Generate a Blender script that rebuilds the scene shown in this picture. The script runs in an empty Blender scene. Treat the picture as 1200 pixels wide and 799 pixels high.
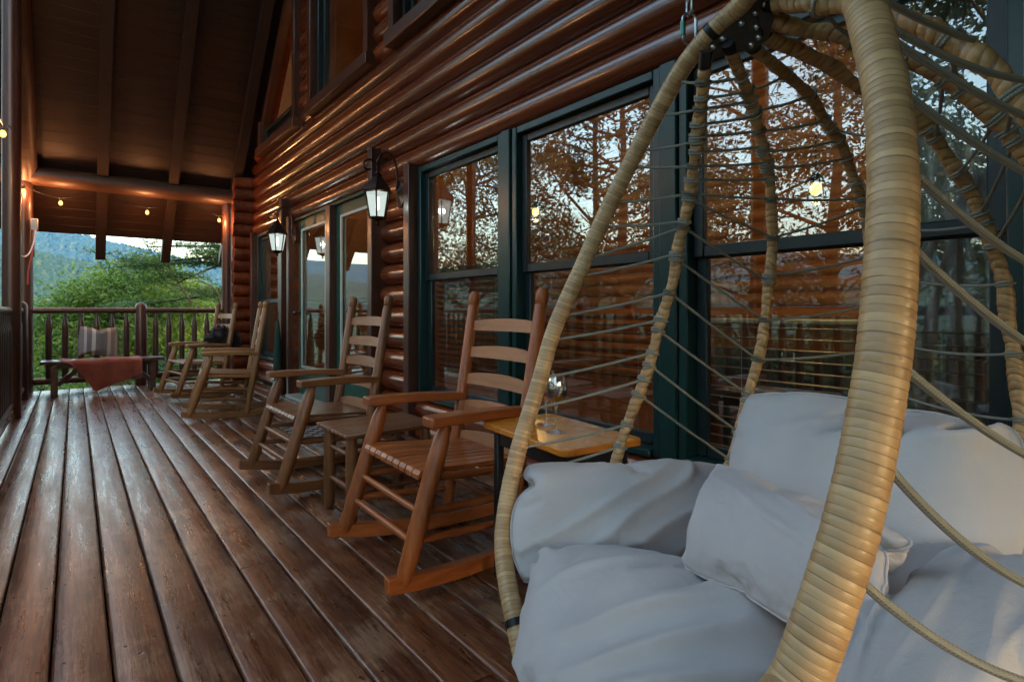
import bpy, math, random
import numpy as np
from mathutils import Vector, Matrix, noise as mnoise

random.seed(7); np.random.seed(7)
SC = bpy.context.scene
COL = SC.collection
R = math.radians
pi = math.pi

# ------------------------------------------------------------------ camera, sky, sun, exposure
YAW = R(37.8); F = 660.0; H = 1.03
SY, CY = math.sin(YAW), math.cos(YAW)
cam_d = bpy.data.cameras.new('camera'); cam = bpy.data.objects.new('camera', cam_d); COL.objects.link(cam)
cam.location = (0, 0, H); cam.rotation_euler = (pi / 2, 0, -YAW)
cam_d.sensor_width = 36; cam_d.lens = F / 1200 * 36; cam_d.shift_y = -35.5 / 1200
cam_d.clip_start = 0.02; cam_d.clip_end = 6000
SC.camera = cam

SUN_EL, SUN_AZ = R(6), R(154)          # azimuth from +Y, negative = towards -X
world = bpy.data.worlds.new('World'); SC.world = world; world.use_nodes = True
wn = world.node_tree; wn.nodes.clear()
sky = wn.nodes.new('ShaderNodeTexSky'); sky.sky_type = 'NISHITA'; sky.sun_disc = False
sky.sun_elevation = SUN_EL; sky.sun_rotation = SUN_AZ
sky.air_density = 1.0; sky.dust_density = 3.0; sky.ozone_density = .8
bg = wn.nodes.new('ShaderNodeBackground'); bg.inputs[1].default_value = 0.15
wo = wn.nodes.new('ShaderNodeOutputWorld')
wn.links.new(sky.outputs[0], bg.inputs[0]); wn.links.new(bg.outputs[0], wo.inputs[0])
sun_d = bpy.data.lights.new('sun', 'SUN'); sun_d.energy = 0.10; sun_d.angle = R(20); sun_d.color = (1, .80, .58)
sun = bpy.data.objects.new('sun', sun_d); COL.objects.link(sun)
sdir = Vector((math.sin(SUN_AZ) * math.cos(SUN_EL), math.cos(SUN_AZ) * math.cos(SUN_EL), math.sin(SUN_EL)))
sun.rotation_euler = sdir.to_track_quat('Z', 'Y').to_euler(); sun.location = sdir * 50
SC.view_settings.view_transform = 'Standard'; SC.view_settings.look = 'None'
SC.view_settings.gamma = 1.0; SC.view_settings.use_curve_mapping = False
SC.view_settings.exposure = 3.72
SC.render.engine = 'CYCLES'
SC.cycles.use_denoising = True
SC.cycles.max_bounces = 8; SC.cycles.transparent_max_bounces = 16
SC.cycles.sample_clamp_indirect = 6.0
SC.cycles.caustics_reflective = False; SC.cycles.caustics_refractive = False

def P(x, y, d):
    """a place in the world from bearing, drop and distance as measured on the photograph"""
    r = (x - 600) / F * d
    return Vector((d * SY + r * CY, d * CY - r * SY, H - (y - 364) / F * d))

# ------------------------------------------------------------------ helpers
class MB:
    def __init__(s): s.v = []; s.f = []; s.uv = None
    def add(s, v, f):
        n = len(s.v); s.v += [tuple(p) for p in v]; s.f += [tuple(i + n for i in q) for q in f]
        return s
    def box(s, c, size, b=0.0, m=None):
        hx, hy, hz = size[0] / 2, size[1] / 2, size[2] / 2
        c = Vector(c)
        tr = (lambda p: c + (m @ p if m else p))
        if b <= 0:
            vs = [Vector((x * hx, y * hy, z * hz)) for x in (-1, 1) for y in (-1, 1) for z in (-1, 1)]
            fs = [(0, 1, 3, 2), (4, 6, 7, 5), (0, 4, 5, 1), (2, 3, 7, 6), (0, 2, 6, 4), (1, 5, 7, 3)]
            return s.add([tr(p) for p in vs], fs)
        b = min(b, hx * .95, hy * .95, hz * .95)
        hs = (hx, hy, hz); vs = []; idx = {}
        for sx in (-1, 1):
            for sy in (-1, 1):
                for sz in (-1, 1):
                    for a in range(3):
                        sg = (sx, sy, sz)
                        idx[(sg, a)] = len(vs)
                        vs.append(Vector([sg[k] * (hs[k] if k == a else hs[k] - b) for k in range(3)]))
        fs = []
        def sgn(a, va, b_, vb, c_, vc):
            t = [0, 0, 0]; t[a] = va; t[b_] = vb; t[c_] = vc; return tuple(t)
        for a in range(3):
            b_, c_ = (a + 1) % 3, (a + 2) % 3
            for sg in (-1, 1):
                fs.append([idx[(sgn(a, sg, b_, p, c_, q), a)] for p, q in ((-1, -1), (1, -1), (1, 1), (-1, 1))])
            for p in (-1, 1):
                for q in (-1, 1):      # edge along c_ between faces a and b_
                    fs.append([idx[(sgn(a, p, b_, q, c_, -1), a)], idx[(sgn(a, p, b_, q, c_, 1), a)],
                               idx[(sgn(a, p, b_, q, c_, 1), b_)], idx[(sgn(a, p, b_, q, c_, -1), b_)]])
        for sx in (-1, 1):
            for sy in (-1, 1):
                for sz in (-1, 1):
                    fs.append([idx[((sx, sy, sz), a)] for a in range(3)])
        out = []
        for q in fs:
            n = (vs[q[1]] - vs[q[0]]).cross(vs[q[2]] - vs[q[0]])
            cen = sum((vs[i] for i in q), Vector()) / len(q)
            out.append(q if n.dot(cen) > 0 else q[::-1])
        return s.add([tr(p) for p in vs], out)
    def tube(s, pts, rad, n=10, caps=True, closed=False, sq=None):
        pts = [Vector(p) for p in pts]; N = len(pts)
        rad = rad if hasattr(rad, '__len__') else [rad] * N
        T = []
        for i in range(N):
            a = pts[(i - 1) % N] if (closed or i > 0) else pts[i]
            b = pts[(i + 1) % N] if (closed or i < N - 1) else pts[i]
            t = (b - a); T.append(t.normalized() if t.length > 1e-9 else (T[-1] if T else Vector((0, 0, 1))))
        u = T[0].orthogonal().normalized(); vs = []
        for i in range(N):
            u = (u - T[i] * u.dot(T[i])).normalized(); w = T[i].cross(u)
            for k in range(n):
                a = 2 * pi * k / n
                vs.append(pts[i] + (u * math.cos(a) + w * math.sin(a)) * rad[i])
        fs = []
        for i in range(N if closed else N - 1):
            j = (i + 1) % N
            for k in range(n):
                k2 = (k + 1) % n
                fs.append((i * n + k, i * n + k2, j * n + k2, j * n + k))
        if caps and not closed:
            fs.append(tuple(range(n))[::-1]); fs.append(tuple((N - 1) * n + k for k in range(n)))
        return s.add(vs, fs)
    def lathe(s, prof, c=(0, 0, 0), n=20):
        c = Vector(c); vs = []
        for r, z in prof:
            for k in range(n):
                a = 2 * pi * k / n
                vs.append(c + Vector((r * math.cos(a), r * math.sin(a), z)))
        fs = []
        for i in range(len(prof) - 1):
            for k in range(n):
                k2 = (k + 1) % n
                fs.append((i * n + k, i * n + k2, (i + 1) * n + k2, (i + 1) * n + k))
        fs.append(tuple(range(n))[::-1]); fs.append(tuple((len(prof) - 1) * n + k for k in range(n)))
        return s.add(vs, fs)
    def prism(s, poly, a, b, axis='y'):
        """poly in the plane across `axis`, extruded from a to b; for y poly=(x,z), x poly=(y,z), z poly=(x,y)"""
        def mk(p, t):
            return {'y': (p[0], t, p[1]), 'x': (t, p[0], p[1]), 'z': (p[0], p[1], t)}[axis]
        n = len(poly)
        vs = [mk(p, a) for p in poly] + [mk(p, b) for p in poly]
        fs = [tuple(range(n)), tuple(range(n, 2 * n))[::-1]]
        for k in range(n):
            k2 = (k + 1) % n; fs.append((k, k + n, k2 + n, k2))
        return s.add(vs, fs)
    def mesh(s, name, mat, smooth=True, ang=40):
        me = bpy.data.meshes.new(name); me.from_pydata(s.v, [], s.f)
        if s.uv is not None:
            uvl = me.uv_layers.new(name='uv')
            li = np.empty(len(me.loops), dtype=np.int32); me.loops.foreach_get('vertex_index', li)
            uvl.data.foreach_set('uv', np.asarray(s.uv, dtype=np.float32)[li].ravel())
        if mat: me.materials.append(mat)
        fix_normals(me)
        if smooth:
            me.polygons.foreach_set('use_smooth', [True] * len(me.polygons))
            if ang: me.set_sharp_from_angle(angle=R(ang))
        return me
    def build(s, name, mat, parent=None, smooth=True, ang=40):
        return put(name, s.mesh(name, mat, smooth, ang), parent)

def fix_normals(me):
    import bmesh
    if len(me.polygons) > 60000: return
    bm = bmesh.new(); bm.from_mesh(me)
    bmesh.ops.recalc_face_normals(bm, faces=bm.faces); bm.to_mesh(me); bm.free()

def put(name, me, parent=None):
    o = bpy.data.objects.new(name, me); COL.objects.link(o)
    if parent: o.parent = parent
    return o
def tag(o, label=None, cat=None, group=None, kind=None):
    if label: o['label'] = label
    if cat: o['category'] = cat
    if group: o['group'] = group
    if kind: o['kind'] = kind
    return o
def thing(name, label, cat, loc=(0, 0, 0), rz=0, group=None, kind=None):
    o = bpy.data.objects.new(name, None); COL.objects.link(o); o.empty_display_size = .1
    o.location = loc; o.rotation_euler = (0, 0, rz)
    return tag(o, label, cat, group, kind)
def kids(o): return [c for c in bpy.data.objects if c.parent == o]
def copy_tree(o, parent=None):
    c = o.copy(); COL.objects.link(c)
    if parent: c.parent = parent
    for k in o.children: copy_tree(k, c)
    return c
def spline(pts, n=12, closed=False):
    """Catmull-Rom through tuples of any length"""
    A = np.array([tuple(p) for p in pts], float); N = len(A); out = []
    segs = N if closed else N - 1
    for i in range(segs):
        g = lambda k: A[k % N] if closed else A[min(max(k, 0), N - 1)]
        p0, p1, p2, p3 = g(i - 1), g(i), g(i + 1), g(i + 2)
        for k in range(n):
            t = k / n
            out.append(.5 * ((2 * p1) + (-p0 + p2) * t + (2 * p0 - 5 * p1 + 4 * p2 - p3) * t * t + (-p0 + 3 * p1 - 3 * p2 + p3) * t ** 3))
    if not closed: out.append(A[-1])
    return np.array(out)
def resample(A, step):
    A = np.asarray(A, float)
    L = np.concatenate([[0], np.cumsum(np.linalg.norm(np.diff(A[:, :3], axis=0), axis=1))])
    s = np.linspace(0, L[-1], max(2, int(L[-1] / step) + 1))
    return np.stack([np.interp(s, L, A[:, k]) for k in range(A.shape[1])], 1), s

# ------------------------------------------------------------------ materials
class NT:
    def __init__(s, name):
        s.m = bpy.data.materials.new(name); s.m.use_nodes = True
        s.t = s.m.node_tree; s.t.nodes.clear()
        s.o = s.n('ShaderNodeOutputMaterial')
    def n(s, typ, **kw):
        nd = s.t.nodes.new(typ)
        for k, v in kw.items():
            if k.startswith('i_'):
                nd.inputs[k[2:].replace('_', ' ')].default_value = v
            else: setattr(nd, k, v)
        return nd
    def l(s, a, b): s.t.links.new(a, b)
    def bsdf(s, **kw):
        b = s.n('ShaderNodeBsdfPrincipled')
        for k, v in kw.items(): b.inputs[k.replace('_', ' ')].default_value = v
        s.l(b.outputs[0], s.o.inputs[0]); return b
    def ramp(s, fac, stops):
        r = s.n('ShaderNodeValToRGB'); e = r.color_ramp.elements
        while len(e) < len(stops): e.new(.5)
        for q, (p, c) in zip(e, stops): q.position = p; q.color = (*c, 1) if len(c) == 3 else c
        s.l(fac, r.inputs[0]); return r.outputs[0]
    def mix(s, fac, a, b, mode='MIX'):
        m = s.n('ShaderNodeMix', data_type='RGBA', blend_type=mode)
        for sock, v in ((m.inputs[0], fac), (m.inputs[6], a), (m.inputs[7], b)):
            if isinstance(v, (int, float)): sock.default_value = v
            elif isinstance(v, tuple): sock.default_value = (*v, 1)
            else: s.l(v, sock)
        return m.outputs[2]
    def math(s, op, a, b=None, c=None):
        m = s.n('ShaderNodeMath', operation=op)
        for sock, v in zip(m.inputs, (a, b, c)):
            if v is None: continue
            if isinstance(v, (int, float)): sock.default_value = v
            else: s.l(v, sock)
        return m.outputs[0]
    def noise(s, vec, scale, detail=4, rough=.6, dist=0):
        n = s.n('ShaderNodeTexNoise', i_Scale=scale, i_Detail=detail, i_Roughness=rough, i_Distortion=dist)
        s.l(vec, n.inputs['Vector']); return n.outputs[0]
    def obj(s, scale=(1, 1, 1), rnd=True):
        tc = s.n('ShaderNodeTexCoord'); v = tc.outputs['Object']
        if rnd:
            oi = s.n('ShaderNodeObjectInfo'); mm = s.n('ShaderNodeVectorMath', operation='MULTIPLY_ADD')
            s.l(oi.outputs['Random'], mm.inputs[0]); mm.inputs[1].default_value = (37.1, 53.7, 21.3); s.l(v, mm.inputs[2])
            v = mm.outputs[0]; s.rand = oi.outputs['Random']
        mp = s.n('ShaderNodeMapping'); mp.inputs['Scale'].default_value = scale; s.l(v, mp.inputs[0])
        s.raw = v
        return mp.outputs[0]
    def bump(s, h, bs, strength=.3, dist=.01):
        b = s.n('ShaderNodeBump'); b.inputs['Strength'].default_value = strength; b.inputs['Distance'].default_value = dist
        s.l(h, b.inputs['Height']); s.l(b.outputs[0], bs.inputs['Normal'])

def wood(name, dark, light, axis=1, grain=60, stretch=14, rough=(.3, .5), bump=.25, var=.35, coat=0, knots=True, extra=None):
    t = NT(name)
    sc = [1, 1, 1]; sc[axis] = 1 / stretch
    v = t.obj(tuple(sc))
    g = t.noise(v, grain, 6, .65, .4)
    big = t.noise(v, grain * .12, 3, .5, 1.2)
    fac = t.math('ADD', t.math('MULTIPLY', g, .6), t.math('MULTIPLY', big, .5))
    mid = tuple((a + b) / 2 for a, b in zip(dark, light))
    col = t.ramp(fac, [(.36, dark), (.53, mid), (.72, light)])
    mb = t.n('ShaderNodeMapping'); sb_ = [1, 1, 1]; sb_[axis] = .22; mb.inputs['Scale'].default_value = sb_; t.l(t.raw, mb.inputs[0]); blot = t.noise(mb.outputs[0], 3.0, 3, .6)
    col = t.mix(t.math('MULTIPLY', t.ramp(blot, [(.35, (0, 0, 0)), (.7, (1, 1, 1))]), .45), col, dark)
    if knots:
        vo = t.n('ShaderNodeTexVoronoi', i_Scale=2.3); mp = t.n('ShaderNodeMapping')
        s2 = [2.4, 2.4, 2.4]; s2[axis] = 1; mp.inputs['Scale'].default_value = s2
        t.l(t.raw, mp.inputs[0]); t.l(mp.outputs[0], vo.inputs['Vector'])
        k = t.ramp(vo.outputs['Distance'], [(.03, (1, 1, 1)), (.11, (0, 0, 0))])
        col = t.mix(t.math('MULTIPLY', k, .7), col, tuple(c * .45 for c in dark))
    if extra == 'cracks':
        s3 = [7, 7, 7]; s3[axis] = .45; mc = t.n('ShaderNodeMapping'); mc.inputs['Scale'].default_value = s3; t.l(t.raw, mc.inputs[0])
        ck = t.ramp(t.noise(mc.outputs[0], 1.0, 5, .6, .3), [(.492, (0, 0, 0)), (.4985, (1, 1, 1)), (.505, (0, 0, 0))])
        gate = t.ramp(t.noise(t.raw, 1.1, 2, .5), [(.5, (0, 0, 0)), (.58, (1, 1, 1))])
        col = t.mix(t.math('MULTIPLY', t.math('MULTIPLY', ck, gate), .85), col, (.012, .005, .003))
    hsv = t.n('ShaderNodeHueSaturation'); t.l(col, hsv.inputs['Color'])
    t.l(t.math('MULTIPLY_ADD', t.rand, var, 1 - var / 2), hsv.inputs['Value'])
    b = t.bsdf(Coat_Weight=coat, Coat_Roughness=.18)
    t.l(hsv.outputs[0], b.inputs['Base Color'])
    rn = t.noise(t.raw, 9, 4, .6)
    mr = t.n('ShaderNodeMapRange'); mr.inputs[3].default_value = rough[0]; mr.inputs[4].default_value = rough[1]
    t.l(rn, mr.inputs[0]); t.l(mr.outputs[0], b.inputs['Roughness'])
    t.bump(fac, b, bump, .004)
    return t.m

def plain(name, c, rough=.5, metal=0, nscale=30, var=.15, bump=.1, coat=0, spec=.5):
    t = NT(name); v = t.obj()
    n = t.noise(v, nscale, 4, .6)
    col = t.ramp(n, [(.3, tuple(x * (1 - var) for x in c)), (.7, tuple(min(1, x * (1 + var)) for x in c))])
    b = t.bsdf(Roughness=rough, Metallic=metal, Coat_Weight=coat); b.inputs['Specular IOR Level'].default_value = spec
    t.l(col, b.inputs['Base Color'])
    if bump: t.bump(n, b, bump, .003)
    return t.m

def emit(name, c, strength):
    t = NT(name); e = t.n('ShaderNodeEmission'); e.inputs[0].default_value = (*c, 1); e.inputs[1].default_value = strength
    t.l(e.outputs[0], t.o.inputs[0]); return t.m

M = {}
def deck_mat():
    t = NT('worn_deck_stain')
    v = t.obj((1, 1 / 16, 1))
    g = t.noise(v, 75, 7, .7, .5)
    big = t.noise(v, 9, 4, .6, 1.5)
    fac = t.math('ADD', t.math('MULTIPLY', g, .65), t.math('MULTIPLY', big, .45))
    col = t.ramp(fac, [(.36, (.010, .0034, .0016)), (.51, (.080, .025, .0095)), (.72, (.20, .074, .031))])
    # wear: pale bare wood where the stain has rubbed off along the grain
    w1 = t.noise(t.raw, 3.1, 5, .7); w2 = t.noise(v, 140, 5, .75, .2)
    wear = t.ramp(t.math('ADD', t.math('MULTIPLY', w1, .62), t.math('MULTIPLY', w2, .45)), [(.53, (0, 0, 0)), (.64, (1, 1, 1))])
    col = t.mix(t.math('MULTIPLY', wear, .6), col, (.38, .24, .14))
    # dark specks, nail heads and dents
    vo = t.n('ShaderNodeTexVoronoi', i_Scale=9.0, i_Randomness=1.0); t.l(t.raw, vo.inputs['Vector'])
    sp = t.ramp(vo.outputs['Distance'], [(.035, (1, 1, 1)), (.075, (0, 0, 0))])
    col = t.mix(t.math('MULTIPLY', sp, .8), col, (.012, .007, .005))
    hsv = t.n('ShaderNodeHueSaturation'); t.l(col, hsv.inputs['Color'])
    t.l(t.math('MULTIPLY_ADD', t.rand, .5, .75), hsv.inputs['Value'])
    b = t.bsdf(); b.inputs['Specular IOR Level'].default_value = .6
    t.l(hsv.outputs[0], b.inputs['Base Color'])
    rn = t.noise(v, 30, 5, .7)
    mr = t.n('ShaderNodeMapRange'); mr.inputs[1].default_value = .3; mr.inputs[2].default_value = .75
    mr.inputs[3].default_value = .20; mr.inputs[4].default_value = .46
    t.l(rn, mr.inputs[0]); t.l(mr.outputs[0], b.inputs['Roughness'])
    hh = t.math('SUBTRACT', t.math('ADD', fac, t.math('MULTIPLY', w1, .8)), t.math('MULTIPLY', sp, .8))
    t.bump(hh, b, .32, .006)
    return t.m
M['deck'] = deck_mat()
M['screw'] = plain('rusty_screw', (.020, .012, .009), .6, .4)
M['log'] = wood('varnished_log', (.058, .0110, .0036), (.265, .062, .0165), 1, 20, 34, (.15, .30), .05, .5, .5, True, 'cracks')
M['trim'] = wood('trim_stain', (.045, .016, .010), (.115, .042, .024), 2, 40, 14, (.25, .4), .15, .2, .2)
M['trim_h'] = wood('sill_stain', (.05, .018, .010), (.13, .048, .026), 1, 40, 14, (.25, .4), .15, .2, .2)
M['ceil'] = wood('ceiling_plank_stain', (.014, .0050, .0016), (.042, .0155, .0046), 0, 30, 12, (.4, .6), .15, .3)
M['rafter'] = wood('rafter_stain', (.014, .0065, .004), (.036, .016, .008), 1, 30, 12, (.4, .6), .15, .2)
M['beam'] = wood('beam_stain', (.04, .017, .009), (.10, .042, .02), 0, 30, 12, (.35, .55), .15, .2)
M['post'] = wood('post_stain', (.026, .008, .0045), (.075, .024, .012), 2, 30, 12, (.3, .5), .2, .2, .15)
M['rail'] = wood('rail_stain', (.026, .008, .0045), (.075, .024, .012), 0, 30, 12, (.3, .5), .2, .2, .15)
M['rail_y'] = wood('rail_stain_long', (.026, .008, .0045), (.075, .024, .012), 1, 30, 12, (.3, .5), .2, .2, .15)
for k, d, l in (('a', (.21, .044, .008), (.56, .155, .030)), ('b', (.10, .034, .010), (.30, .115, .036)), ('c', (.12, .050, .013), (.34, .165, .048))):
    for ax in (0, 1, 2):
        M['ch_%s%d' % (k, ax)] = wood('rocker_wood_%s%d' % (k, ax), d, l, ax, 55, 12, (.32, .55), .2, .25, .1, False)
M['ch_as'] = wood('rocker_slat_a', (.34, .125, .050), (.56, .25, .110), 1, 55, 12, (.4, .6), .15, .2, .05, False)
M['ch_bs'] = wood('rocker_slat_b', (.24, .10, .042), (.42, .20, .092), 1, 55, 12, (.4, .6), .15, .2, .05, False)
M['ch_cs'] = wood('rocker_slat_c', (.20, .105, .045), (.37, .215, .095), 1, 55, 12, (.4, .6), .15, .2, .05, False)
M['orange'] = wood('orange_varnish', (.62, .19, .012), (.82, .31, .030), 1, 18, 8, (.2, .34), .08, .1, .3, False)
M['room_log'] = wood('interior_log', (.26, .105, .030), (.48, .22, .075), 1, 20, 12, (.35, .5), .1, .2)
M['room_floor'] = wood('interior_floor', (.12, .05, .02), (.24, .11, .05), 1, 20, 12, (.35, .5), .1, .2)
M['green'] = plain('dark_green_paint', (.009, .040, .037), .28, 0, 14, .15, .05)
M['dgreen'] = plain('door_green_paint', (.012, .080, .055), .3, 0, 14, .15, .05)
M['sash'] = plain('sash_dark_paint', (.014, .024, .026), .35, 0, 14, .15, .05)
M['pale'] = plain('pale_door_moulding', (.46, .55, .50), .4, 0, 20, .08, .05)
M['bronze'] = plain('lantern_bronze', (.055, .030, .020), .38, .8, 40, .3, .1)
M['blackmetal'] = plain('black_metal', (.012, .012, .013), .4, .3, 40, .2, .1)
M['plate'] = plain('hub_plate_paint', (.040, .028, .024), .35, .4, 40, .25, .1)
M['steel'] = plain('galvanised_steel', (.42, .44, .45), .28, 1, 60, .15, .05)
M['greenlink'] = plain('link_sleeve', (.10, .28, .22), .35, .6, 60, .15, .05)
M['rope'] = None
M['slat'] = plain('blind_slat', (.22, .17, .13), .45, 0, 20, .15, .05)
M['curtain'] = plain('pale_curtain', (.55, .50, .50), .8, 0, 12, .1, .1)
M['grey_box'] = plain('grey_plastic', (.32, .33, .34), .45, 0, 20, .1, .03)
M['red_cable'] = plain('red_cable', (.35, .05, .03), .5, 0, 20, .1, .03)
M['white_cable'] = plain('pale_cable', (.5, .5, .52), .5, 0, 20, .1, .03)
M['black_cable'] = plain('black_cable', (.012, .012, .012), .5, 0, 20, .1, .03)
M['fur'] = plain('black_fur', (.010, .011, .014), .6, 0, 60, .4, .1)
M['muzzle'] = plain('dark_muzzle', (.02, .018, .018), .5, 0, 60, .3, .1)
M['rug'] = None
M['umb'] = plain('dark_green_cloth', (.010, .045, .030), .8, 0, 50, .2, .15)
M['wine'] = None

def glass_mat(name, refl=.14, tint=(.86, .9, .88)):
    t = NT(name)
    lw = t.n('ShaderNodeLayerWeight')
    f = t.math('MULTIPLY_ADD', t.math('POWER', lw.outputs['Facing'], 4.0), 1.0 - refl, refl)
    v = t.obj((1, 1, 1)); n = t.noise(v, 1.3, 2, .4)
    tr = t.n('ShaderNodeBsdfTransparent'); tr.inputs[0].default_value = (*tint, 1)
    gl = t.n('ShaderNodeBsdfGlossy'); gl.inputs['Roughness'].default_value = 0.0; gl.inputs[0].default_value = (.95, .95, .95, 1)
    b = t.n('ShaderNodeBump'); b.inputs['Strength'].default_value = .012; b.inputs['Distance'].default_value = .02
    t.l(n, b.inputs['Height']); t.l(b.outputs[0], gl.inputs['Normal'])
    mx = t.n('ShaderNodeMixShader'); t.l(f, mx.inputs[0]); t.l(tr.outputs[0], mx.inputs[1]); t.l(gl.outputs[0], mx.inputs[2])
    t.l(mx.outputs[0], t.o.inputs[0]); return t.m
M['glass'] = glass_mat('window_glass')

def drink_glass():
    t = NT('clear_drinking_glass'); b = t.bsdf(Roughness=0, IOR=1.45); b.inputs['Transmission Weight'].default_value = 1
    b.inputs['Base Color'].default_value = (.97, .98, .98, 1); return t.m
M['dglass'] = glass_mat('clear_drinking_glass', .22, (.97, .98, .98))
def wine_mat():
    t = NT('red_wine'); b = t.bsdf(Roughness=0.02, IOR=1.34)
    v = t.obj(); n = t.noise(v, 10, 2, .5)
    t.l(t.ramp(n, [(.3, (.05, .002, .004)), (.7, (.075, .003, .006))]), b.inputs['Base Color'])
    return t.m
M['wine'] = wine_mat()

def wicker_mat(name, bw, c1, c2, tilt=0.0):
    """uv.y = metres along the tube"""
    t = NT(name)
    uv = t.n('ShaderNodeUVMap'); sp = t.n('ShaderNodeSeparateXYZ'); t.l(uv.outputs[0], sp.inputs[0])
    band = t.math('FLOOR', t.math('DIVIDE', sp.outputs[1], bw))
    wnz = t.n('ShaderNodeTexWhiteNoise', noise_dimensions='1D'); t.l(band, wnz.inputs['W'])
    v = t.obj()
    n = t.noise(v, 45, 4, .6); big = t.noise(v, 5, 3, .5)
    f = t.math('ADD', t.math('MULTIPLY', wnz.outputs['Value'], .38), t.math('ADD', t.math('MULTIPLY', n, .22), t.math('MULTIPLY', big, .5)))
    col = t.ramp(f, [(.25, c1), (.80, c2)])
    fr = t.math('FRACT', t.math('DIVIDE', sp.outputs[1], bw))
    edge = t.ramp(fr, [(.0, (1, 1, 1)), (.07, (0, 0, 0)), (.95, (0, 0, 0)), (1, (1, 1, 1))])
    col = t.mix(t.math('MULTIPLY', edge, .8), col, tuple(x * .32 for x in c1))
    b = t.bsdf(Roughness=.42, Coat_Weight=.15); t.l(col, b.inputs['Base Color'])
    cu = t.n('ShaderNodeCombineXYZ'); t.l(t.math('MULTIPLY', sp.outputs[0], 3.0), cu.inputs[0]); t.l(t.math('MULTIPLY', sp.outputs[1], 900), cu.inputs[1])
    fine = t.noise(cu.outputs[0], 1.0, 3, .6)
    t.bump(t.math('ADD', fine, t.math('MULTIPLY', n, 1.5)), b, .22, .002)
    return t.m
M['wick'] = wicker_mat('wicker_wrap_flat', .0085, (.36, .205, .085), (.64, .415, .195))
M['wick2'] = wicker_mat('wicker_wrap_rib', .016, (.34, .185, .070), (.60, .36, .150))
def rope_mat():
    t = NT('grey_green_rope')
    uv = t.n('ShaderNodeUVMap'); sp = t.n('ShaderNodeSeparateXYZ'); t.l(uv.outputs[0], sp.inputs[0])
    ph = t.math('ADD', t.math('MULTIPLY', sp.outputs[1], 1500), t.math('MULTIPLY', sp.outputs[0], 12.566))
    s = t.math('MULTIPLY_ADD', t.math('SINE', ph), .5, .5)
    ph2 = t.math('SUBTRACT', t.math('MULTIPLY', sp.outputs[1], 1500), t.math('MULTIPLY', sp.outputs[0], 12.566))
    s2 = t.math('MULTIPLY_ADD', t.math('SINE', ph2), .5, .5)
    h = t.math('MAXIMUM', s, s2)
    col = t.ramp(h, [(.2, (.18, .178, .145)), (.9, (.29, .285, .235))])
    b = t.bsdf(Roughness=.6); t.l(col, b.inputs['Base Color']); t.bump(h, b, .25, .001); return t.m
M['rope'] = rope_mat()

def fabric(name, c, weave=650, sheen=.15, wr=.0):
    t = NT(name); v = t.obj()
    n = t.noise(v, 6, 4, .55); w = t.noise(v, weave, 2, .5)
    col = t.ramp(n, [(.25, tuple(x * .90 for x in c)), (.75, tuple(min(1, x * 1.06) for x in c))])
    b = t.bsdf(Roughness=.78, Sheen_Weight=sheen); b.inputs['Specular IOR Level'].default_value = .3
    t.l(col, b.inputs['Base Color'])
    cr = t.noise(v, 14, 5, .65, .8)
    h = t.math('ADD', t.math('MULTIPLY', w, .16), t.math('MULTIPLY', cr, 1.0))
    t.bump(h, b, .26, .012); return t.m
M['cush'] = fabric('cushion_fabric', (.545, .505, .490))
M['cush2'] = fabric('lumbar_fabric', (.55, .50, .485))
def throw_mat():
    t = NT('rust_throw'); v = t.obj()
    w = t.n('ShaderNodeTexWave', i_Scale=60.0, i_Distortion=1.5); t.l(v, w.inputs['Vector'])
    n = t.noise(v, 8, 4, .6)
    col = t.ramp(t.math('ADD', t.math('MULTIPLY', w.outputs[1], .3), t.math('MULTIPLY', n, .7)), [(.3, (.13, .022, .007)), (.75, (.29, .058, .017))])
    b = t.bsdf(Roughness=.85, Sheen_Weight=.3); t.l(col, b.inputs['Base Color']); t.bump(w.outputs[1], b, .3, .003); return t.m
M['throw'] = throw_mat()
def stripe_mat():
    t = NT('striped_pillow_cloth'); v = t.obj((1, 1, 1), False)
    sp = t.n('ShaderNodeSeparateXYZ'); t.l(v, sp.inputs[0])
    x = t.math('MULTIPLY_ADD', sp.outputs[0], 2.6, .5)
    r = t.n('ShaderNodeValToRGB'); r.color_ramp.interpolation = 'CONSTANT'
    cs = [(0, (.20, .20, .20)), (.10, (.50, .49, .46)), (.17, (.13, .14, .15)), (.30, (.55, .54, .50)), (.40, (.15, .145, .14)), (.62, (.17, .16, .14)), (.72, (.44, .40, .34)), (.82, (.20, .17, .15)), (.93, (.32, .3, .28))]
    e = r.color_ramp.elements
    while len(e) < len(cs): e.new(.5)
    for q, (p, c) in zip(e, cs): q.position = p; q.color = (*c, 1)
    t.l(x, r.inputs[0]); n = t.noise(v, 220, 2, .5)
    col = t.mix(t.math('MULTIPLY', n, .5), r.outputs[0], (.12, .115, .11))
    b = t.bsdf(Roughness=.9); t.l(col, b.inputs['Base Color']); t.bump(n, b, .4, .003); return t.m
M['stripe'] = stripe_mat()
def mat_mat():
    t = NT('door_mat_weave'); v = t.obj((1, 1, 1), False)
    ck = t.n('ShaderNodeTexChecker', i_Scale=16.0); ck.inputs[1].default_value = (.02, .02, .022, 1); ck.inputs[2].default_value = (.34, .31, .27, 1)
    t.l(v, ck.inputs[0]); n = t.noise(v, 90, 3, .6)
    b = t.bsdf(Roughness=.95); t.l(t.mix(t.math('MULTIPLY', n, .6), ck.outputs[0], (.05, .045, .04)), b.inputs['Base Color']); t.bump(n, b, .5, .006); return t.m
M['rug'] = mat_mat()

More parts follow.
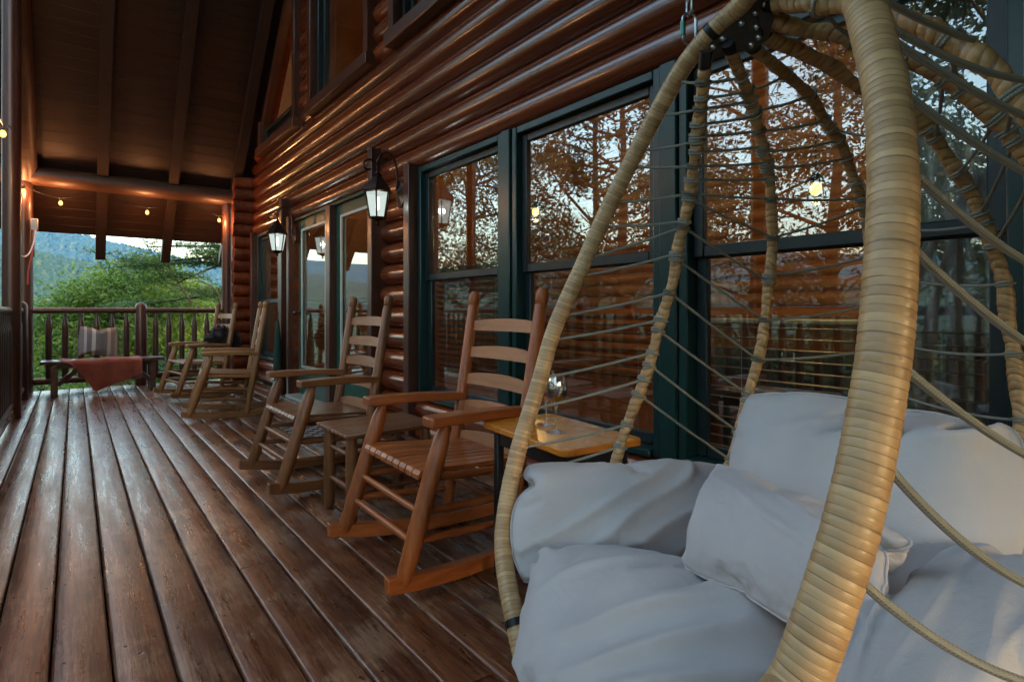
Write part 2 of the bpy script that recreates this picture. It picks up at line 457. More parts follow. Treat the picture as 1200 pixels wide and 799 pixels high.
def leaf_mat(name, c1, c2, trans=.35):
    t = NT(name); v = t.obj((1, 1, 1), False)
    n = t.noise(v, 1.7, 3, .6); n2 = t.noise(v, 30, 2, .5)
    col = t.ramp(t.math('ADD', t.math('MULTIPLY', n, .65), t.math('MULTIPLY', n2, .35)), [(.35, c1), (.65, c2)])
    d = t.n('ShaderNodeBsdfPrincipled', i_Roughness=.55); t.l(col, d.inputs['Base Color'])
    tl = t.n('ShaderNodeBsdfTranslucent'); t.l(col, tl.inputs[0])
    mx = t.n('ShaderNodeMixShader'); mx.inputs[0].default_value = trans
    t.l(d.outputs[0], mx.inputs[1]); t.l(tl.outputs[0], mx.inputs[2]); t.l(mx.outputs[0], t.o.inputs[0]); return t.m
M['leaf_lime'] = leaf_mat('lime_leaves', (.10, .185, .014), (.20, .31, .032))
M['leaf_mid'] = leaf_mat('mid_green_leaves', (.040, .105, .018), (.095, .18, .032))
M['leaf_dark'] = leaf_mat('dark_leaves', (.030, .055, .018), (.065, .105, .030), .3)
M['needle'] = leaf_mat('pine_needles', (.060, .130, .018), (.130, .215, .038), .3)
M['bark'] = wood('bark', (.035, .028, .022), (.10, .085, .07), 2, 30, 4, (.8, .95), .6, .2, 0, False)
M['bark_pale'] = wood('dead_pale_bark', (.10, .09, .08), (.19, .17, .15), 2, 30, 4, (.8, .95), .4, .2, 0, False)
def terrain_mat():
    t = NT('forest_ground'); tc = t.n('ShaderNodeTexCoord'); v = tc.outputs['Object']
    n = t.noise(v, .06, 8, .7); n2 = t.noise(v, .9, 6, .7)
    col = t.ramp(t.math('ADD', t.math('MULTIPLY', n, .5), t.math('MULTIPLY', n2, .5)), [(.36, (.020, .042, .014)), (.5, (.040, .080, .022)), (.64, (.070, .120, .030))])
    b = t.bsdf(Roughness=.9); t.l(col, b.inputs['Base Color'])
    vo = t.n('ShaderNodeTexVoronoi', i_Scale=.14); t.l(v, vo.inputs['Vector'])
    t.bump(t.math('ADD', t.math('MULTIPLY', vo.outputs['Distance'], -1.4), n2), b, 1.0, 3.0); return t.m
M['terrain'] = terrain_mat()
M['forest'] = leaf_mat('distant_forest', (.012, .040, .014), (.036, .085, .024), .1)
M['grass'] = leaf_mat('slope_grass', (.06, .12, .018), (.13, .22, .035), .3)

# ------------------------------------------------------------------ terrain, forest, haze
def fbm(x, y, s, o=4):
    return mnoise.fractal(Vector((x * s, y * s, 3.7)), 1.0, 2.0, o)
def ridge_far(az):      # azimuth in degrees from +Y towards -X
    return .080 + .014 * math.exp(-((az - 4) / 7) ** 2) + .010 * math.sin(az * .11 + 1) - .012 * math.exp(-((az + 8) / 5) ** 2)
def ridge_mid(az):
    return .060 + .010 * math.exp(-((az - 5) / 5) ** 2) - .022 * math.exp(-((az + 9) / 6) ** 2) + .010 * math.sin(az * .17)
def ground_z(x, y):
    r = math.hypot(x, y); az = math.degrees(math.atan2(-x, y))
    base = -2.2 - .16 * max(0, min(r - 11, 140)) + .3 * fbm(x, y, .08)
    zm = H + (ridge_mid(az) - .005) * 400 + 4 * fbm(x, y, .012)
    zf = H + ridge_far(az) * 1350 + 9 * fbm(x, y, .004)
    def sm(a, b, t):
        t = min(1, max(0, (t - a) / (b - a))); return t * t * (3 - 2 * t)
    z = base
    z = z + (zm - z) * sm(110, 400, r)
    dip = zm - 28
    if r > 400: z = zm + (dip - zm) * sm(400, 650, r)
    if r > 650: z = dip + (zf - dip) * sm(650, 1350, r)
    if r > 1350: z = zf - .1 * (r - 1350)
    return z
def terrain():
    rs = [0] + list(np.geomspace(4, 1600, 78)); na = 216
    v = [(0, 0, ground_z(0, 0))]; f = []
    for r in rs[1:]:
        for k in range(na):
            a = 2 * pi * k / na; x, y = r * math.sin(a), r * math.cos(a); v.append((x, y, ground_z(x, y)))
    for k in range(na): f.append((0, 1 + k, 1 + (k + 1) % na))
    for i in range(len(rs) - 2):
        o, p = 1 + i * na, 1 + (i + 1) * na
        for k in range(na):
            k2 = (k + 1) % na; f.append((o + k, p + k, p + k2, o + k2))
    m = MB(); m.add(v, f); o = m.build('terrain', M['terrain'], ang=None)
    tag(o, kind='structure')
terrain()

def ico(sub):
    import bmesh
    bm = bmesh.new(); bmesh.ops.create_icosphere(bm, subdivisions=sub, radius=1)
    V = np.array([v.co[:] for v in bm.verts]); Fc = np.array([[v.index for v in f.verts] for f in bm.faces]); bm.free()
    return V, Fc
ICO_V, ICO_F = ico(2); ICO1_V, ICO1_F = ico(1)
def forest(name, n, rlo, rhi, alo, ahi, s0, s1, seed):
    rng = np.random.default_rng(seed); vs = []; fs = []; k = 0
    for i in range(n):
        r = math.sqrt(rng.uniform(rlo ** 2, rhi ** 2)); az = R(rng.uniform(alo, ahi))
        x, y = -r * math.sin(az), r * math.cos(az); z = ground_z(x, y)
        s = rng.uniform(s0, s1) * (1 + .3 * (rng.random() < .15))
        sc = np.array([s, s, s * rng.uniform(.9, 1.5)])
        V = ICO1_V * (1 + rng.normal(0, .10, (len(ICO1_V), 1)))
        vs.append(V * sc + np.array([x, y, z + sc[2] * .5])); fs.append(ICO1_F + k); k += len(V)
    V = np.concatenate(vs); Fc = np.concatenate(fs)
    me = bpy.data.meshes.new(name); me.from_pydata(V.tolist(), [], Fc.tolist()); me.materials.append(M['forest']); me.polygons.foreach_set('use_smooth', [True] * len(me.polygons))
    o = put(name, me); tag(o, 'hazy wooded hillside across the valley seen over the far railing', 'forest', None, 'stuff')
forest('forest', 16000, 190, 430, -15, 8, 1.1, 2.2, 3)
forest('far_forest', 6000, 820, 1350, -14, 8, 3.5, 6, 4)
bpy.data.objects['far_forest']['label'] = 'blue distant wooded mountain below the pale sky'

hz = MB(); hz.box((0, 0, 60), (3400, 3400, 280)); hzo = hz.build('haze', None, smooth=False)
ht = NT('haze_air'); pv = ht.n('ShaderNodeVolumePrincipled'); pv.inputs['Color'].default_value = (.11, .40, 1.0, 1)
pv.inputs['Density'].default_value = .00030; pv.inputs['Anisotropy'].default_value = 0.0
ht.l(pv.outputs[0], ht.o.inputs[1]); hzo.data.materials.append(ht.m); tag(hzo, 'thin blue evening haze over the valley', 'haze', None, 'stuff')

# ------------------------------------------------------------------ deck
deck = thing('deck', None, None, kind='structure')
SP = .1433; Y0, Y1 = -1.7, 9.42
def board_mesh(L, w=SP - .005, t=.036):
    m = MB(); n = 10
    prof = [(-w / 2, -t), (w / 2, -t), (w / 2, -.008), (w / 2 - .0025, -.0028), (w / 2 - .009, 0), (0, .0012), (-w / 2 + .009, 0), (-w / 2 + .0025, -.0028), (-w / 2, -.008)]
    m.prism(prof, -L / 2, L / 2, 'y'); return m.mesh('deck_board', M['deck'], True, 60)
BM = {}
def add_board(x, a, b):
    L = round(b - a - .006, 3)
    if L not in BM: BM[L] = board_mesh(L)
    o = put('board', BM[L], deck); o.location = (x, (a + b) / 2, random.uniform(-.0012, .0012)); o.rotation_euler = (0, random.uniform(-.008, .008), random.uniform(-.0004, .0004))
rb = random.Random(11)
known = {1: [4.9], 2: [4.08], 4: [2.44, 6.6], 0: [7.6], -1: [5.9, 1.2], 3: [.9, 7.2], 5: [5.3], 6: [1.3, 6.1]}
k = -4
while True:
    x = -.057 + SP * (k + .5) 
    if x > 2.10: break
    js = known.get(k) or [Y0 + rb.uniform(2.2, 4.4), Y0 + rb.uniform(6.0, 9.2)]
    ys = [Y0] + sorted(js) + [Y1]
    for a, b in zip(ys, ys[1:]): add_board(x, a, b)
    k += 1
m = MB(); rs_ = random.Random(8)
for y in np.arange(Y0 + .2, Y1, .6):
    for kk in range(-4, 15):
        for sx in (-.042, .042):
            x = -.057 + SP * (kk + .5) + sx + rs_.uniform(-.006, .006); yy = y + rs_.uniform(-.012, .012)
            m.add([(x + .0048 * math.cos(a), yy + .0048 * math.sin(a), .0016) for a in np.linspace(0, 2 * pi, 8, endpoint=False)], [tuple(range(8))])
o = m.build('screw_heads', M['screw'], deck, False); o['kind'] = 'stuff'
m = MB(); m.box((0, 0, 0), (2.9, .05, .18)); jm = m.mesh('joist', M['rafter'], False)
for y in np.arange(Y0 + .2, Y1, .6): put('joist', jm, deck).location = (.75, y, -.13)
m = MB(); m.box((.75, Y1 + .006, -.13), (2.9, .04, .2), .004); m.build('rim_board', M['beam'], deck)
m = MB(); m.box((.75, 3.8, -.62), (3.0, 11.2, .6)); m.build('under_deck_skirt', M['rafter'], deck)

# ------------------------------------------------------------------ log cabin
S_ = .178; XW = 2.16
cabin = thing('log_cabin', 'varnished red-brown log cabin wall with green windows and french doors along the porch', 'cabin')
PITCH = R(48); TP = math.tan(PITCH)
def roof_z(y): return 2.9 + (9.3 - y) * TP if y > 4.5 else 2.9 + 4.8 * TP - (4.5 - y) * TP
OPEN = [(.355, 3.90, 2, 12), (4.60, 6.96, 0, 12), (7.42, 8.74, 2, 12), (6.75, 8.40, 18, 31), (4.67, 6.28, 18, 31), (2.1, 4.25, 18, 31), (-.6, 1.7, 18, 31)]
def log_mesh(L, seed):
    m = MB(); rr = random.Random(seed); n = 22; pts = []; rad = []
    N = max(2, int(L / .8))
    for i in range(N + 1):
        pts.append((0, -L / 2 + L * i / N, 0)); rad.append(.0905)
    m.tube(pts, rad, n); return m.mesh('log', M['log'])
rl = random.Random(5)
for i in range(31):
    z = S_ * (i + .5); ya, yb = -4.6, 9.05  # unseen run behind the viewpoint added to keep low sun off the porch
    while roof_z(yb) < z + .1 and yb > 0: yb -= .1
    cuts = sorted([(o[0], o[1]) for o in OPEN if o[2] <= i < o[3]])
    segs = []; a = ya
    for c0, c1 in cuts:
        if c0 > a: segs.append((a, min(c0, yb)))
        a = max(a, c1)
    if a < yb: segs.append((a, yb))
    for a, b in segs:
        if b - a < .05: continue
        parts = [(a, b)]
        if b - a > 4:
            c = a + (b - a) * rl.uniform(.3, .7); parts = [(a, c), (c, b)]
        for p, q in parts:
            o = put('log', log_mesh(q - p - .002, rl.random()), cabin); o.location = (XW, (p + q) / 2, z); o.rotation_euler = (0, rl.uniform(0, 6.28), 0)
# chinking / inner wall behind the logs, with the same openings
m = MB()
def band(y0, y1, z0, z1): m.box((2.235, (y0 + y1) / 2, (z0 + z1) / 2), (.05, y1 - y0, z1 - z0))
band(-4.6, .355, 0, 12 * S_); band(3.90, 4.60, 0, 12 * S_); band(6.96, 7.42, 0, 12 * S_); band(8.74, 9.05, 0, 12 * S_)  # near end lengthened to match the added sun-blocking logs
band(.355, 3.90, 0, 2 * S_); band(7.42, 8.74, 0, 2 * S_); band(-4.6, 9.05, 12 * S_, 18 * S_)
band(-4.6, -.6, 18 * S_, 31 * S_); band(1.7, 2.1, 18 * S_, 31 * S_); band(4.25, 4.67, 18 * S_, 31 * S_); band(6.28, 6.75, 18 * S_, 31 * S_); band(8.4, 9.05, 18 * S_, 20 * S_)
m.build('inner_wall', M['room_log'], cabin, False)
m = MB(); m.prism([(-1.7, 31 * S_), (7.05, 31 * S_), (7.05, roof_z(7.05)), (4.5, roof_z(4.5)), (-1.7, roof_z(-1.7) if roof_z(-1.7) > 5.6 else 5.6)], 2.12, 2.26, 'x')
m.build('upper_wall', M['log'], cabin, False)
# crossing log ends at the far corner
for i in range(17):
    m = MB(); m.tube([(0, 0, 0), (.46, 0, 0)], .0925, 18); o = m.build('corner_log', M['log'], cabin); o.location = (1.84 + rl.uniform(-.012, .012), 9.10, S_ * (i + .5)+.0)
# trim boards
def trim(y, z0, z1, w=.10, x0=2.015, x1=2.24, mat='trim'):
    m = MB(); m.box((0, 0, 0), (x1 - x0, w, z1 - z0), .006); o = m.build('trim_board', M[mat], cabin); o.location = ((x0 + x1) / 2, y, (z0 + z1) / 2)
trim(3.935, .005, 12 * S_ + .03, .09); trim(.31, .005, 12 * S_ + .03, .09)
trim(4.55, .005, 2.42, .085, 1.985); trim(7.01, .005, 2.16, .085); trim(7.19, .005, 2.40, .085, 1.985); trim(7.37, .005, 2.16, .09); trim(8.80, .005, 2.16, .09)
for o in OPEN[3:]:
    zt = min(31 * S_, roof_z(o[1]) - .25)
    trim(o[0] + .045, 18 * S_ + .09, 31 * S_, .09); trim(o[1] - .045, 18 * S_ + .09, zt, .09)
    m = MB(); m.box((0, 0, 0), (.225, o[1] - o[0] + .06, .11), .006); q = m.build('sill_board', M['trim_h'], cabin); q.location = (2.1, (o[0] + o[1]) / 2, 18 * S_ + .03)
# sloped head of the end gable window
ya, yb = 6.75, 8.40
m = MB(); m.tube([(2.1, yb - .03, roof_z(yb) - .30), (2.1, ya, roof_z(ya) - .30)], [.06, .06], 4); m.build('raked_head_board', M['trim_h'], cabin, False)
m = MB(); m.prism([(yb, roof_z(yb) - .28), (ya, roof_z(ya) - .28), (ya, roof_z(ya)), (yb, roof_z(yb))], 2.10, 2.25, 'x'); m.build('gable_filler', M['log'], cabin, False)

SLATS = {}
def slat(L, parent, loc, tilt=.0):
    key = round(L, 2)
    if key not in SLATS:
        mm = MB(); mm.prism([(-.024, 0), (0, .004), (.024, 0), (.024, .0018), (0, .0058), (-.024, .0018)], -L / 2, L / 2, 'y'); SLATS[key] = mm.mesh('slat', M['slat'], False)
    o = put('slat', SLATS[key], parent); o.location = loc; o.rotation_euler = (0, tilt, 0)
def window(y0, y1, z0, z1, rail=None, mat='green', blinds=None, x=2.10, fw=.045, label=None):
    w = bpy.data.objects.new('window', None); COL.objects.link(w); w.parent = cabin
    g = .003
    m = MB()
    m.box((x + .05, y0 + fw / 2, (z0 + z1) / 2), (.12, fw, z1 - z0), .006); m.box((x + .05, y1 - fw / 2, (z0 + z1) / 2), (.12, fw, z1 - z0), .006)
    m.box((x + .053, (y0 + y1) / 2, z1 - fw / 2), (.12, y1 - y0 - 2 * fw - g, fw), .006); m.box((x + .043, (y0 + y1) / 2, z0 + fw * .4), (.15, y1 - y0 - 2 * fw - g, fw * .8), .006)
    m.build('frame', M[mat], w)
    a, b = y0 + fw + .002, y1 - fw - .002; c, d = z0 + fw * .8 + .002, z1 - fw - .002
    parts = [(c, rail, x + .055), (rail - .04, d, x + .028)] if rail else [(c, d, x + .04)]
    for (p, q, xx) in parts:
        sw = .05; m = MB()
        m.box((xx + .02, a + sw / 2, (p + q) / 2), (.034, sw, q - p), .004); m.box((xx + .02, b - sw / 2, (p + q) / 2), (.034, sw, q - p), .004)
        m.box((xx + .0215, (a + b) / 2, q - sw * .45), (.034, b - a - 2 * sw - g, sw * .9), .004); m.box((xx + .0215, (a + b) / 2, p + sw * .5), (.034, b - a - 2 * sw - g, sw), .004)
        m.build('sash', M['sash'], w)
        m = MB(); m.box((xx + .022, (a + b) / 2, (p + q) / 2), (.004, b - a - 2 * sw + .01, q - p - 2 * sw + .02)); m.build('pane', M['glass'], w, False)
    if blinds:
        zb, zt, tilt = blinds; zz = zb
        while zz < zt:
            slat(b - a - .02, w, (x + .135, (a + b) / 2, zz), tilt); zz += .043
        m = MB()
        for yy in (a + .18, b - .18): m.tube([(x + .111, yy, zb), (x + .111, yy, zt)], .0012, 5)
        m.build('blind_cord', M['white_cable'], w)
    return w
Z0, Z1 = 2 * S_ + .003, 12 * S_ - .002
window(2.80, 3.885, Z0, Z1, 1.30, 'green', (.44, 1.36, .5))
window(1.60, 2.70, Z0, Z1, 1.30, 'green', (.44, 1.02, .25))
window(.36, 1.505, Z0, Z1, 1.30, 'green', (.44, .98, .12))
for y in (2.75, 1.5525):
    m = MB(); m.box((2.155, y, (Z0 + Z1) / 2), (.16, .092, Z1 - Z0), .006); m.build('mullion', M['green'], cabin)
window(7.44, 8.74, Z0, Z1, 1.18, 'green')
for o in OPEN[3:]:
    zt = min(31 * S_, roof_z(o[1]) - .32) if o[0] < 6.5 else roof_z(o[1]) - .35
    window(o[0] + .1, o[1] - .1, 18 * S_ + .095, zt, None, 'trim' if False else 'sash')
# small-window sill light boards
def door(y0, y1, hinge):
    w = bpy.data.objects.new('door', None); COL.objects.link(w); w.parent = cabin
    z0, z1 = .05, 2.10; x = 2.115; st = .135; gz0, gz1 = .36, 1.99
    m = MB()
    m.box((x + .022, y0 + st / 2, (z0 + z1) / 2), (.044, st, z1 - z0), .003); m.box((x + .022, y1 - st / 2, (z0 + z1) / 2), (.044, st, z1 - z0), .003)
    m.box((x + .0235, (y0 + y1) / 2, (gz1 + z1) / 2), (.044, y1 - y0 - 2 * st - .003, z1 - gz1), .003); m.box((x + .0235, (y0 + y1) / 2, (gz0 + z0) / 2), (.044, y1 - y0 - 2 * st - .003, gz0 - z0), .003)
    m.build('leaf', M['dgreen'], w)
    m = MB(); a, b = y0 + st, y1 - st; t = .03
    for yy in (a + t / 2, b - t / 2): m.box((x - .004, yy, (gz0 + gz1) / 2), (.02, t, gz1 - gz0), .004)
    for zz in (gz0 + t / 2, gz1 - t / 2): m.box((x - .0045, (a + b) / 2, zz), (.02, b - a - 2 * t - .002, t), .004)
    m.build('moulding', M['pale'], w)
    m = MB(); m.box((x + .012, (a + b) / 2, (gz0 + gz1) / 2), (.004, b - a - t, gz1 - gz0 - t)); m.build('pane', M['glass'], w, False)
    zz = .42
    while zz < 1.16: slat(b - a - .06, w, (x + .052, (a + b) / 2, zz), .35); zz += .043
    m = MB(); hy = y1 - .06 if hinge < 0 else y0 + .06
    m.lathe([(.022, 0), (.024, .004), (.018, .008)], (0, 0, 0), 14); m.lathe([(.008, .008), (.008, .04), (.02, .05), (.026, .062), (.02, .074), (.004, .08)], (0, 0, 0), 14)
    h = m.build('handle', M['bronze'], w); h.location = (x, hy, 1.0); h.rotation_euler = (0, -pi / 2, 0)
door(4.64, 5.66, 1); door(5.80, 6.90, -1)
m = MB(); m.box((2.13, 5.73, 1.06), (.17, .12, 2.1), .006); m.build('mullion', M['trim'], cabin)
m = MB(); m.box((2.14, 5.78, 2.115), (.12, 2.33, .03), .003); m.build('door_head', M['dgreen'], cabin)
m = MB(); m.box((2.10, 5.78, .02), (.26, 2.33, .038), .006); m.build('threshold', M['pale'], cabin)
# room behind the glass
m = MB()
m.box((4.5, 3.7, -.03), (4.55, 10.8, .06)); m.build('room_floor', M['room_floor'], cabin, False)
m = MB(); m.box((4.5, 3.7, 5.75), (4.55, 10.8, .06)); m.build('room_ceiling', M['room_log'], cabin, False)
m = MB(); m.box((6.80, 3.7, 2.85), (.06, 10.8, 5.8)); m.box((4.5, -1.73, 2.85), (4.6, .06, 5.8)); m.box((4.5, 9.07, 2.85), (4.6, .06, 5.8)); m.build('room_wall', M['room_log'], cabin, False)
for i in range(31):
    m = MB(); m.tube([(0, -5.3, 0), (0, 5.3, 0)], .09, 10); o = m.build('room_log', M['room_log'], cabin); o.location = (6.80, 3.7, S_ * (i + .5))
m = MB(); m.box((0, 0, 0), (.2, .2, 5.2), .01); rm_ = m.mesh('room_post', M['room_log'])
for yy in (1.2, 4.3, 7.2): put('room_post', rm_, cabin).location = (5.7, yy, 2.6)

# furniture that shows dimly behind the panes
so = thing('sofa', 'dark sofa standing inside behind the wide window', 'sofa', (3.6, 1.3, 0))
sm_ = plain('sofa_cloth', (.05, .045, .04), .8)
m = MB(); m.box((0, 0, .25), (.8, 1.9, .34), .04); m.build('seat', sm_, so)
m = MB(); m.box((-.32, 0, .55), (.2, 1.9, .5), .06); m.build('backrest', sm_, so)
for s in (-1, 1):
    m = MB(); m.box((.05, s * 1.06, .36), (.75, .2, .5), .05); m.build('armrest', sm_, so)
ku = thing('counter', 'pale kitchen counter inside the lit room', 'counter', (5.6, 2.6, 0))
m = MB(); m.box((0, 0, .45), (.55, 1.8, .9), .01); m.build('cabinet', M['room_log'], ku)
m = MB(); m.box((0, 0, .925), (.65, 1.95, .045), .01); m.build('worktop', M['pale'], ku)
m = MB(); cu = []
for i in range(41):
    y = .43 + .30 * i / 40; cu.append((2.29 + .018 * math.sin(i * .9), y))
vs = [(x, y, .3) for x, y in cu] + [(x, y, 2.12) for x, y in cu]
m.add(vs, [(i, i + 1, i + 42, i + 41) for i in range(40)])
o = m.build('curtain', M['curtain']); tag(o, 'pale gathered curtain hanging inside the end of the wide window', 'curtain')
so2 = o.modifiers.new('thick', 'SOLIDIFY'); so2.thickness = .004

WARM = (1.0, .56, .20)
M['bulb'] = emit('warm_filament', (1.0, .45, .10), .42)
def lamp_point(loc, power, col=WARM, rad=.03, name='lamp_light', parent=None):
    d = bpy.data.lights.new(name, 'POINT'); d.energy = power; d.color = col; d.shadow_soft_size = rad
    o = bpy.data.objects.new(name, d); COL.objects.link(o); o.location = loc
    if parent: o.parent = parent
    return o
def pendant(loc, i, lab):
    t = thing('pendant_lamp', lab, 'lamp', loc, 0, 'lamps inside the cabin')
    m = MB(); m.lathe([(.012, .0), (.045, .03), (.05, .07), (.03, .11), (.01, .13)], (0, 0, 0), 12); m.build('bulb', M['bulb'], t)
    m = MB(); m.lathe([(.10, .10), (.06, .16), (.02, .2), (.012, .2)], (0, 0, 0), 14); m.build('shade', M['blackmetal'], t)
    m = MB(); m.tube([(0, 0, .2), (0, 0, 5.7 - loc[2])], .006, 6); m.build('cord', M['black_cable'], t)
    lamp_point((0, 0, -.06), 1.9, parent=t)
pendant((5.2, 2.3, 2.05), 0, 'black shaded pendant lamp lit over the indoor counter')
pendant((4.9, 5.8, 2.3), 1, 'black shaded pendant lamp lit inside behind the french doors')
pendant((4.6, .6, 2.4), 2, 'black shaded pendant lamp lit inside above the dark sofa')
pendant((5.0, 3.9, 3.9), 3, 'black shaded pendant lamp lit high up behind the upper gable windows')
pendant((5.0, 7.5, 3.9), 4, 'black shaded pendant lamp lit behind the raked gable window')

# ------------------------------------------------------------------ porch roof
roof = thing('porch_roof', 'dark stained plank porch roof on rafters sloping down to the far eave', 'roof')
CP, SPn = math.cos(PITCH), math.sin(PITCH)
PW = .14
m = MB(); m.box((0, 0, 0), (3.1, PW - .001, .02), .002); pm = m.mesh('plank', M['ceil'])
L = 10.02
i = 0
while True:
    y = L - (i + .5) * PW * CP
    if y < 4.5: break
    o = put('plank', pm, roof); o.location = (.58, y, roof_z(y) + .01); o.rotation_euler = (-PITCH, 0, 0); i += 1
for (ya, yb, nm) in ((10.05, 4.5, 'roof_slope'), (-1.7, 4.5, 'roof_slope')):
    m = MB(); s0 = 1 if ya > 4.5 else -1
    m.prism([(ya, roof_z(ya) + .05), (4.5, roof_z(4.5) + .05), (4.5, roof_z(4.5) + .15), (ya, roof_z(ya) + .15)], -.97, 7.0 if False else 2.3, 'x'); m.build(nm, M['ceil'], roof, False)
for x in (-.5, .29, 1.1, 1.9):
    m = MB(); ya, yb = 10.14, 4.5
    def rz(y, o): return roof_z(y) + o
    m.prism([(ya, rz(ya, -.03)), (yb, rz(yb, -.03)), (yb, rz(yb, -.25)), (ya, rz(ya, -.20))], -.06, .06, 'x')
    o = m.build('rafter', M['rafter'], roof, False); o.location = (x, 0, 0)
m = MB(); m.tube([(-.95, 9.3, 2.73), (2.1, 9.3, 2.73)], .12, 16); m.build('eave_beam', M['beam'], roof)
m = MB(); m.tube([(-.5, 9.3, 2.73), (-.5, 4.5, 2.73 + 4.8 * TP)], .13, 12); m.build('rake_beam', M['beam'], roof)
m = MB(); m.tube([(-.62, .72, 2.95), (2.1, .72, 2.95)], .11, 16); m.build('tie_beam', M['beam'], roof)
def post(x, y, z1, r=.072, sq=False):
    m = MB(); m.tube([(0, 0, .002), (0, 0, z1 * .5), (0, 0, z1)], [r, r, r * .97], 18); o = m.build('post', M['post'], roof); o.location = (x, y, 0)
post(-.48, 7.18, 5.0); post(-.5, 9.3, 2.65, .085); post(1.80, 9.3, 2.65, .07); post(-.5, 2.6, 7.2); post(-.5, -1.2, 4.0)

# ------------------------------------------------------------------ railings
def baluster_mesh():
    m = MB(); rr = .036
    prof = [(.020, .10), (.034, .16), (rr, .20), (rr, .80), (rr * .96, .86), (.020, .93), (.018, .99)]
    m.lathe(prof, (0, 0, 0), 10); return m.mesh('baluster', M['post'])
BALM = baluster_mesh()
def railing(label, a, b, posts, n_between, name='log_railing', mat='rail', end=True):
    a, b = Vector(a), Vector(b); t = thing(name, label, 'railing', a, 0, 'log railings round the porch')
    dv = b - a
    m = MB(); m.tube([(0, 0, 1.03), tuple(dv * .5 + Vector((0, 0, 1.033))), tuple(dv + Vector((0, 0, 1.03)))], .036, 14); m.build('top_rail', M[mat], t)
    m = MB(); m.tube([(0, 0, .13), tuple(dv + Vector((0, 0, .13)))], .042, 14); m.build('bottom_rail', M[mat], t)
    for p in posts:
        m = MB(); m.lathe([(.075, .002), (.073, .6), (.07, 1.08), (.058, 1.115), (.03, 1.135), (.004, 1.14)], (0, 0, 0), 16)
        o = m.build('rail_post', M['post'], t); o.location = dv * p
    for q in n_between:
        o = put('baluster', BALM, t); o.location = dv * q; o.rotation_euler = (0, 0, random.uniform(0, 6))
L_ = 2.2
xs = [-.266 + .164 * i for i in range(6)] + [.892 + .16 * i for i in range(6)]
railing('dark log railing across the far end of the porch behind the bench', (-.42, 9.3, 0), (1.74, 9.3, 0), [(.72 + .42) / 2.16], [(x + .42) / 2.16 for x in xs])
n = 13
railing('dark log railing along the open side between the tall post and the far corner', (-.5, 9.2, 0), (-.5, 7.28, 0), [.32], [(i + .5) / n for i in range(n) if abs((i + .5) / n - .32) > .06], mat='rail_y')
n = 28
railing('dark log railing along the open side running past the hanging chair', (-.5, 7.08, 0), (-.5, 2.7, 0), [.5], [(i + .5) / n for i in range(n) if abs((i + .5) / n - .5) > .03], mat='rail_y')
n = 24
railing('dark log railing along the open side behind the viewpoint', (-.5, 2.5, 0), (-.5, -1.1, 0), [.5], [(i + .5) / n for i in range(n) if abs((i + .5) / n - .5) > .03], mat='rail_y')

